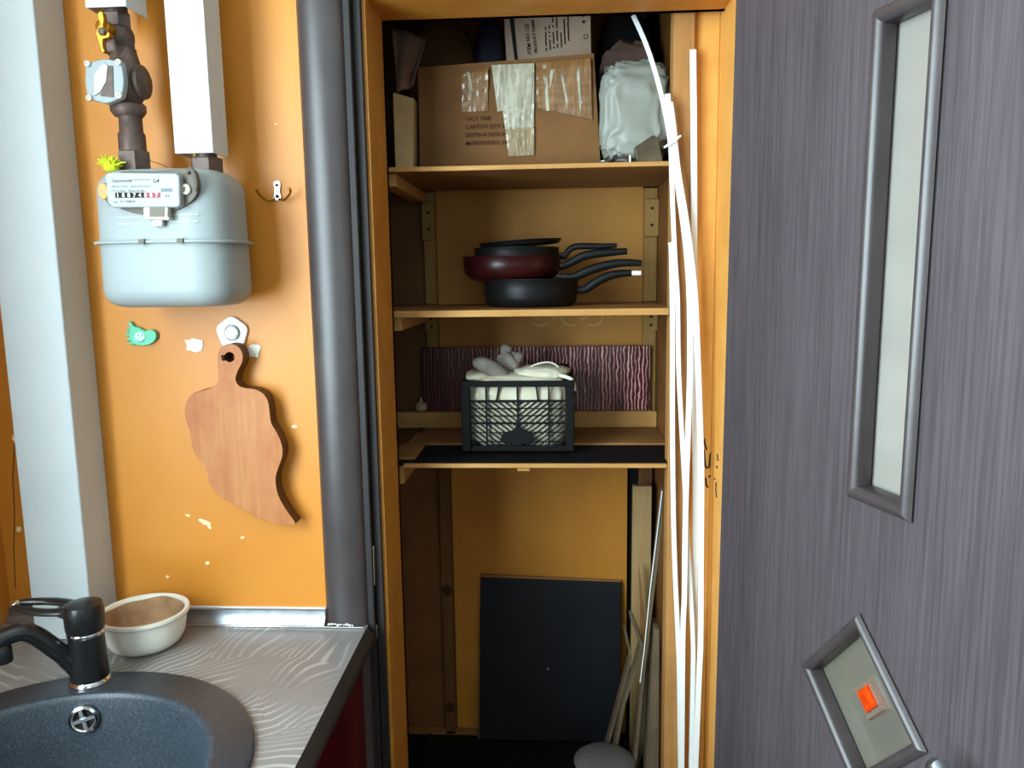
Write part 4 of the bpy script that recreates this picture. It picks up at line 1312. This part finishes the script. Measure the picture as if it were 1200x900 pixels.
# ------------------------------------------------------------------ crate shelf contents
Yk = 1.4278
kx0, kx1 = at(541, 500, Yk).x, at(673, 500, Yk).x
kz0, kz1 = ZT3+.0005, at(606, 447, Yk).z
KD = .18
kr = thing('plastic_crate', 'black lattice plastic crate full of cloth on the lower shelf', 'crate', ((kx0+kx1)/2, Yk+KD/2, kz0))
pw = .017
for x_ in (kx0, kx1-pw):
    for y_ in (Yk, Yk+KD-.012):
        obj('corner_post', box(x_, x_+pw, y_, y_+.012, kz0, kz1), M['black_plastic'], kr, bevel=.002)
mb = MB()
for y_ in (Yk-.001, Yk+KD-.005):
    mb.box(kx0+.001, kx1-.001, y_, y_+.006, kz1-.0105, kz1+.001)
for x_ in (kx0-.001, kx1-.005):
    mb.box(x_, x_+.006, Yk+.001, Yk+KD-.001, kz1-.0105, kz1+.001)
obj('rim', mb, M['black_plastic'], kr, bevel=.001)
obj('crate_floor', box(kx0+.002, kx1-.002, Yk+.002, Yk+KD-.002, kz0+.001, kz0+.004), M['black_plastic'], kr)
xi0, xi1 = kx0+pw, kx1-pw
wI = xi1-xi0
zm = kz1-(kz1-kz0)*.285              # rail below the tall openings
zl = kz1-(kz1-kz0)*.60
def clip_seg(a, b, x0, x1, z0, z1):
    (ax, az), (bx, bz) = a, b
    t0, t1 = 0.0, 1.0
    dx, dz = bx-ax, bz-az
    for p_, q_ in ((-dx, ax-x0), (dx, x1-ax), (-dz, az-z0), (dz, z1-az)):
        if abs(p_) < 1e-12:
            if q_ < 0: return None
        else:
            t = q_/p_
            if p_ < 0: t0 = max(t0, t)
            else: t1 = min(t1, t)
    if t0 >= t1: return None
    return (ax+dx*t0, az+dz*t0), (ax+dx*t1, az+dz*t1)
def lattice(y_):
    mb = MB()
    mb.box(xi0, xi1, y_+.001, y_+.005, zm-.002, zm+.002)
    mb.box(xi0, xi1, y_+.001, y_+.005, zl-.0018, zl+.0018)
    mb.box(xi0, xi1, y_+.001, y_+.005, kz0+.001, kz0+.010)
    for q in (.17, .5, .83):
        mb.box(xi0+wI*q-.0016, xi0+wI*q+.0016, y_+.0005, y_+.005, kz0+.004, kz1-.008)
    for q, e in ((.29, .012), (.71, -.008)):
        mb.bar([(xi0+wI*q+e*.3, y_+.003, kz1-.008), (xi0+wI*q-e*.2, y_+.003, zm)], .004, .0032)
    # diagonal bars: left half leans one way, right half the other, with lighter cross bars
    xm = (xi0+xi1)/2
    for x0, x1, sgn in ((xi0, xm, -1), (xm, xi1, 1)):
        for k in range(-12, 22):
            for s_, step, wdt in ((sgn, .0124, .0023),):
                xs = x0+k*step
                hz = zm-kz0
                seg = clip_seg((xs, kz0+.008), (xs+s_*hz*1.15, zm), x0, x1, kz0+.008, zm)
                if seg:
                    (ax, az), (bx, bz) = seg
                    if math.hypot(bx-ax, bz-az) > .003:
                        mb.bar([(ax, y_+.003, az), (bx, y_+.003, bz)], .003, wdt)
    for k in (1, 2):
        mb.box(xi0, xi1, y_+.0015, y_+.0045, zm-(zm-zl)*k/3-.0008, zm-(zm-zl)*k/3+.0008)
        mb.box(xi0, xi1, y_+.0015, y_+.0045, zl-(zl-kz0)*k/3-.0008, zl-(zl-kz0)*k/3+.0008)
    return mb
obj('front_lattice', lattice(Yk+.003), M['black_plastic'], kr, smooth=0, kind='stuff')
obj('rear_lattice', lattice(Yk+KD-.009), M['black_plastic'], kr, smooth=0, kind='stuff')
mb = MB()
for x_ in (kx0+.003, kx1-.007):
    for k in range(14):
        y_ = Yk+.014+(KD-.03)*k/13
        mb.box(x_, x_+.004, y_-.0014, y_+.0014, kz0+.002, kz1-.008)
    for k in range(4):
        z_ = kz0+.008+(kz1-kz0-.02)*k/3
        mb.box(x_+.0005, x_+.0035, Yk+.01, Yk+KD-.01, z_-.0015, z_+.0015)
obj('side_lattice', mb, M['black_plastic'], kr, smooth=0, kind='stuff')
bl = smooth_loop([at(x, y, Yk-.0005) for x, y in ((586, 518), (590, 508), (601, 504), (606, 498), (611, 502), (622, 508), (626, 516), (620, 519), (606, 523), (592, 519))], 3)
obj('front_badge', MB().prism(bl, (0, .004, 0)), M['black_plastic'], kr, bevel=.001)
# cloth inside
cc = Vector(((kx0+kx1)/2, Yk+KD/2, 0))
cl = obj('cloth', lump((cc.x, cc.y, (kz0+kz1)/2+.004), wI/2+.010, KD/2-.011, (kz1-kz0)/2+.006, .022, 41, 90, 60, kz0+.0045, .42, .0, .03, 30), M['cloth'], smooth=80, label='crumpled white cloth filling the black crate', cat='cloth')
p = at(633, 441, Yk+.06)
obj('cloth', lump((p.x+.004, Yk+.075, kz1+.0085), .054, .05, .013, .03, 43, 80, 40, None, .8, 0, .09, 34), M['cloth'], smooth=80, label='folded cream cloth heaped over the right side of the crate', cat='cloth')
p = at(561, 441, Yk+.06)
obj('cloth', lump((p.x, Yk+.065, kz1+.004), .027, .045, .009, .05, 44, 30, 14, None, .8), M['cloth'], smooth=80, label='yellowish cloth corner at the left side of the crate', cat='cloth')
p = at(590, 436, Yk+.05)
gb = [at(x, y, Yk+.03) for x, y in ((556, 424), (565, 421), (580, 425), (594, 434), (601, 442), (595, 452), (584, 450), (570, 440))]
mb = MB().tube(smooth_line([at(x, y, Yk+.045) for x, y in ((554, 425), (566, 427), (578, 433), (590, 441), (598, 449))], 5), [.004, .008, .010, .012, .0135, .0145, .015, .015, .0155, .016, .016, .016, .015, .0145, .014, .013, .012, .011, .0095, .008, .005], 16, 1.2)
obj('grey_sleeve', mb, M['grey_cloth'], smooth=80, label='dark grey folded sleeve lying over the crate rim', cat='cloth')
p = at(597, 420, Yk+.08)
mb = MB()
soft = thing('grey_plush', 'small grey plush bundle with two bumps on top of the crate', 'plush', (p.x, Yk+.085, kz1+.012))
obj('plush_body', lump((p.x, Yk+.085, at(598, 424, Yk+.085).z), .025, .023, .023, .05, 51, 60, 40, None, 1, 0, .05, 90), M['grey_cloth'], soft, smooth=80)
q = at(593, 412, Yk+.08)
obj('plush_bump', lump((q.x, Yk+.085, q.z+.001), .012, .012, .013, .05, 52, 20, 12), M['grey_cloth'], soft, smooth=80)
q = at(605, 421, Yk+.08)
obj('plush_bump', lump((q.x, Yk+.082, q.z+.001), .0135, .013, .0135, .05, 53, 20, 12), M['grey_cloth'], soft, smooth=80)
obj('dark_pouch', lump((at(650, 437, Yk+.12).x, Yk+.1458, at(650, 440, Yk+.12).z), .034, .018, .020, .03, 55, 26, 14, None, .5), M['black'], smooth=80, label='black pouch standing behind the cream cloth in the crate', cat='pouch')
cz = [at(x, y, Yk+.055) for x, y in ((576, 430), (586, 434), (594, 440), (604, 441), (616, 434), (628, 427), (642, 424.5), (652, 428), (658, 436)) ]
obj('cotton_string', MB().tube(smooth_line(cz, 6), .0016, 8), M['cord'], smooth=60, label='white cotton string looping over the cloth in the crate', cat='string')
mb = MB().tube(smooth_line([at(x, y, Yk+.012) for x, y in ((655, 440), (664, 442), (671, 446), (673, 453), (673.5, 458))], 4), [.0035]*8+[.003]*9, 8, .6)
obj('cloth_strap', mb, M['cord'], smooth=60, label='pale strap hanging over the right crate corner', cat='strap')

# plank and burgundy sheet
zpt = at(720, 480, BY-.03).z
plank = obj('plank', box(-.3596, .2133, BY-.052, BY-.036, ZT3+.0004, zpt), M['pine'], bevel=.0015, label='light wooden plank lying along the back of the crate shelf', cat='plank')
a, b = at(495, 405, BY-.02), at(760, 480, BY-.02)
sheet = obj('patterned_sheet', box(-.3000, at(761, 440, BY-.02).x, BY-.0355, BY-.0235, ZT3+.0004, at(640, 405.5, BY-.02).z), streak_mat(), origin=(-.04, BY-.02, ZT3), bevel=.001, label='burgundy panel streaked with pale wavy lines behind the crate', cat='panel')
p = at(485, 466, BY-.044)
gl = thing('garlic_bulb', 'small pinkish garlic bulb on the plank at the left end', 'garlic', (-.3019, BY-.044, zpt))
obj('bulb', MB().lathe([(.005, 0), (.012, .003), (.0145, .010), (.012, .017), (.006, .022), (.003, .026)], (-.3019, BY-.044, zpt+.0002), 18), M['garlic'], gl, smooth=60)
obj('stalk', MB().tube([(-.3019, BY-.044, zpt+.025), (-.3002, BY-.044, zpt+.031)], [.003, .002], 8), M['garlic'], gl, smooth=60)

# ------------------------------------------------------------------ bottom bay
# black sheet with hardboard backing, leaning on the back panel
Yb0, Yb1 = BY-.055, BY-.016
tl, tr = at(563, 677, Yb1), at(728, 683, Yb1)
blx, brx = at(561, 857, Yb0).x, at(727, 862, Yb0).x
bs = thing('black_board', 'black board leaning against the back of the bottom bay', 'board', ((tl.x+tr.x)/2, Yb0, CF))
lo = [Vector((blx, Yb0, CF+.010)), Vector((brx, Yb0, CF+.010))]
obj('black_face', MB().loft([[lo[0], lo[1], tr, tl], [p+Vector((0, .006, 0)) for p in (lo[0], lo[1], tr, tl)]]), M['black_sheet'], bs, bevel=.002, smooth=0)
dz = Vector((0, .0062, .004))
obj('hardboard_back', MB().loft([[p+Vector((-.003, .0062, -.002)) for p in lo] + [tr+Vector((0, .0062, .0035)), tl+Vector((0, .0062, .0055))], [p+Vector((-.003, .0095, -.002)) for p in lo] + [tr+Vector((0, .0095, .0035)), tl+Vector((0, .0095, .0055))]]), M['mdf'], bs, smooth=0)
q = at(642, 784, Yb0+.018)
obj('stud', MB().lathe([(.003, .004), (.003, -.001), (.0012, -.002)], (q.x, q.y, q.z), 10, 'y'), M['steel'], bs)
# low black tray in front on the closet floor
tr_ = thing('black_tray', 'low black tray on the closet floor in front of the black board', 'tray', (-.03, 1.5984, CF))
mb = box(-.3024, .1512, 1.512, 1.6481, CF+.0005, CF+.006)
mb.box(-.3024, .1512, 1.512, 1.5174, CF+.006, CF+.03)
mb.box(-.3024, -.297, 1.5174, 1.6481, CF+.006, CF+.03)
mb.box(.1458, .1512, 1.5174, 1.6481, CF+.006, CF+.03)
obj('pan_body', mb, M['black'], tr_)

def slab(name, pxs, Y, depth, m, label, cat='board', floor=True, bev=.001):
    pts = [at(x, y, Y) for x, y in pxs]
    if floor:                        # last two points run down to the closet floor along the outline
        for i, j in ((-2, -3), (-1, 0)):
            a, b = pts[j], pts[i]
            k = (CF+.0006-a.z)/(b.z-a.z)
            pts[i] = a+(b-a)*k
    return obj(name, MB().prism(pts, (0, depth, 0)), M[m], label=label, cat=cat, bevel=bev, smooth=0)
slab('plywood_offcut', ((742, 570), (764, 570), (763, 640), (761, 900), (738, 900)), 1.62, .018, 'ply', 'pale plywood offcut standing upright in the right corner of the bottom bay')
slab('thin_lath', ((749, 664), (752, 690), (757, 740), (762, 900), (757, 900)), 1.5876, .012, 'mdf', 'thin dark brown pointed lath before the pale plywood offcut', 'lath')
slab('grey_lath', ((757, 735), (764, 735), (762, 840), (749, 900), (740, 900)), 1.5682, .012, 'greyply', 'grey brown lath standing behind the long thin sheet', 'lath')
slab('thick_offcut', ((767, 737), (773, 738), (772, 900), (757, 900)), 1.4364, .05, 'greyply', 'thick grey plywood offcut standing between the thin sheet and the post')
slab('thin_sheet', ((775.5, 574), (777.5, 578), (776, 622), (757, 780), (746, 900), (741.5, 900)), 1.4526, .025, 'greyply', 'long thin pale-edged sheet leaning on the post from the bottom bay')
mb = MB().bar([at(x, y, 1.451) for x, y in ((775.8, 575), (770, 625), (762, 690), (755, 760), (750, 800))], .002, .0018)
obj('white_strip_edge', mb, M['white_plastic'], bpy.data.objects['thin_sheet'], label='white bare edge')
def lath(pxs, w, Y, dep, label):
    P = [at(x, y, Y) for x, y in pxs]
    a, b = P[-2], P[-1]
    P[-1] = a+(b-a)*((CF+.003-a.z)/(b.z-a.z))
    return obj('bent_lath', MB().bar(P, dep, w), M['greyply'], label=label, cat='lath', smooth=0)
lath(((739, 719), (751, 752), (744, 780), (730, 822), (716, 900)), .0065, 1.512, .03, 'kinked grey lath nearest the pale plywood offcut in the bottom bay')
lath(((732, 736), (738.5, 767), (730, 800), (717, 850), (703, 900)), .0050, 1.539, .03, 'kinked grey lath nearest the black board in the bottom bay')

# pot with a domed lid at the front
pc_ = at(709, 893, 1.4148)
pot = thing('lidded_pot', 'grey lidded pot on the closet floor at the bottom edge', 'pot', (pc_.x, 1.4418, CF))
zt_ = pc_.z
obj('pot_body', MB().lathe([(.050, CF+.0005), (.056, CF+.004), (.058, zt_-.022), (.061, zt_-.018), (.0555, zt_-.020), (.052, CF+.006)], (pc_.x, 1.4418, 0), 48), M['lid'], pot, smooth=40)
obj('lid', MB().lathe([(.060, zt_-.0175), (.061, zt_-.015), (.054, zt_-.009), (.036, zt_-.003), (.015, zt_), (0, zt_+.0002)], (pc_.x, 1.4418, 0), 48), M['lid'], pot, smooth=60)

# ------------------------------------------------------------------ white plastic strips
def strip(pxs, Y0, Y1, w, label, m='strip_white', bend=False):
    n = len(pxs)
    P = []
    for k, (x, y) in enumerate(pxs):
        Y = Y0+(Y1-Y0)*k/(n-1) + (.045*(1-k/4)**1.0 if bend and k < 4 else 0)
        P.append(at(x, y, Y))
    a, b = P[-2], P[-1]
    P[-1] = a+(b-a)*((CF+.001-a.z)/(b.z-a.z))
    P = smooth_line(P, 5)
    o = obj('plastic_strip', MB().bar(P, .0035, w), M[m], label=label, cat='strip', group='white plastic strips beside the post', bevel=.0006, smooth=50)
    return o
strip(((742, 18), (757, 52), (770, 92), (779, 130), (785.5, 168), (787, 200), (789, 260), (791.5, 310), (794, 350), (795, 420), (797, 470), (802, 560), (805, 620), (809, 690), (812, 750), (812, 800), (810, 900)), 1.3565, 1.3424, .0078, 'white plastic strip whose curved top bends left over the plastic bag', bend=True)
strip(((785.5, 284), (787, 300), (788, 400), (788, 500), (789, 600), (791, 670), (794.5, 750), (796, 800), (797, 900)), 1.35, 1.3522, .0082, 'leftmost white plastic strip with its top end below the top shelf')
strip(((782, 110), (785, 140), (788.5, 168), (792, 200), (800.5, 260), (805, 300), (808, 350), (808.5, 430), (806.5, 500), (804.5, 560), (803, 620), (802, 700), (800, 760), (799, 900)), 1.3468, 1.3349, .0095, 'white plastic strip running from the tie to the bottom left of the bundle')
strip(((785, 120), (789, 150), (791, 172), (795, 205), (804, 260), (810.5, 310), (814.5, 350), (818, 430), (820.5, 500), (822, 560), (821.5, 650), (821, 750), (819, 800), (815, 900)), 1.3403, 1.3273, .0100, 'rightmost bright white plastic strip along the ochre wall below the tie')
strip(((812, 58), (812.5, 100), (813, 150), (813.5, 290), (814, 420), (815, 550), (814.5, 650), (813, 750), (810, 900)), 1.357, 1.357, .0105, 'straight white plastic strip between the brown post and the ochre wall')
# binding tie
tp = [at(779.5, 172, 1.337), at(793.5, 163.5, 1.3284)]
tp_b = [at(793.5, 163.5, 1.363), at(779.5, 172, 1.363)]
mb = MB()
ringp = smooth_loop([tp[0], tp[0].lerp(tp[1], .5)+Vector((0, -.004, 0)), tp[1], tp_b[0], tp_b[0].lerp(tp_b[1], .5), tp_b[1]], 5)
N = len(ringp)
rg = []
for i, p in enumerate(ringp):
    t = (ringp[(i+1) % N]-ringp[i-1]).normalized()
    u = Vector((0, 0, 1)); u = (u-t*u.dot(t)).normalized()
    w = t.cross(u)
    rg.append([p+u*.0022*math.cos(2*PI*k/8)+w*.0016*math.sin(2*PI*k/8) for k in range(8)])
mb.loft(rg, closed=True)
mb.tube([tp[1]-Vector((.004, 0, .002)), tp[1]+Vector((.006, -.001, .006))], [.002, .0018], 8)
obj('binding_tie', mb, M['white_plastic'], smooth=60, label='white binding tie around the plastic strips near the top shelf', cat='tie')
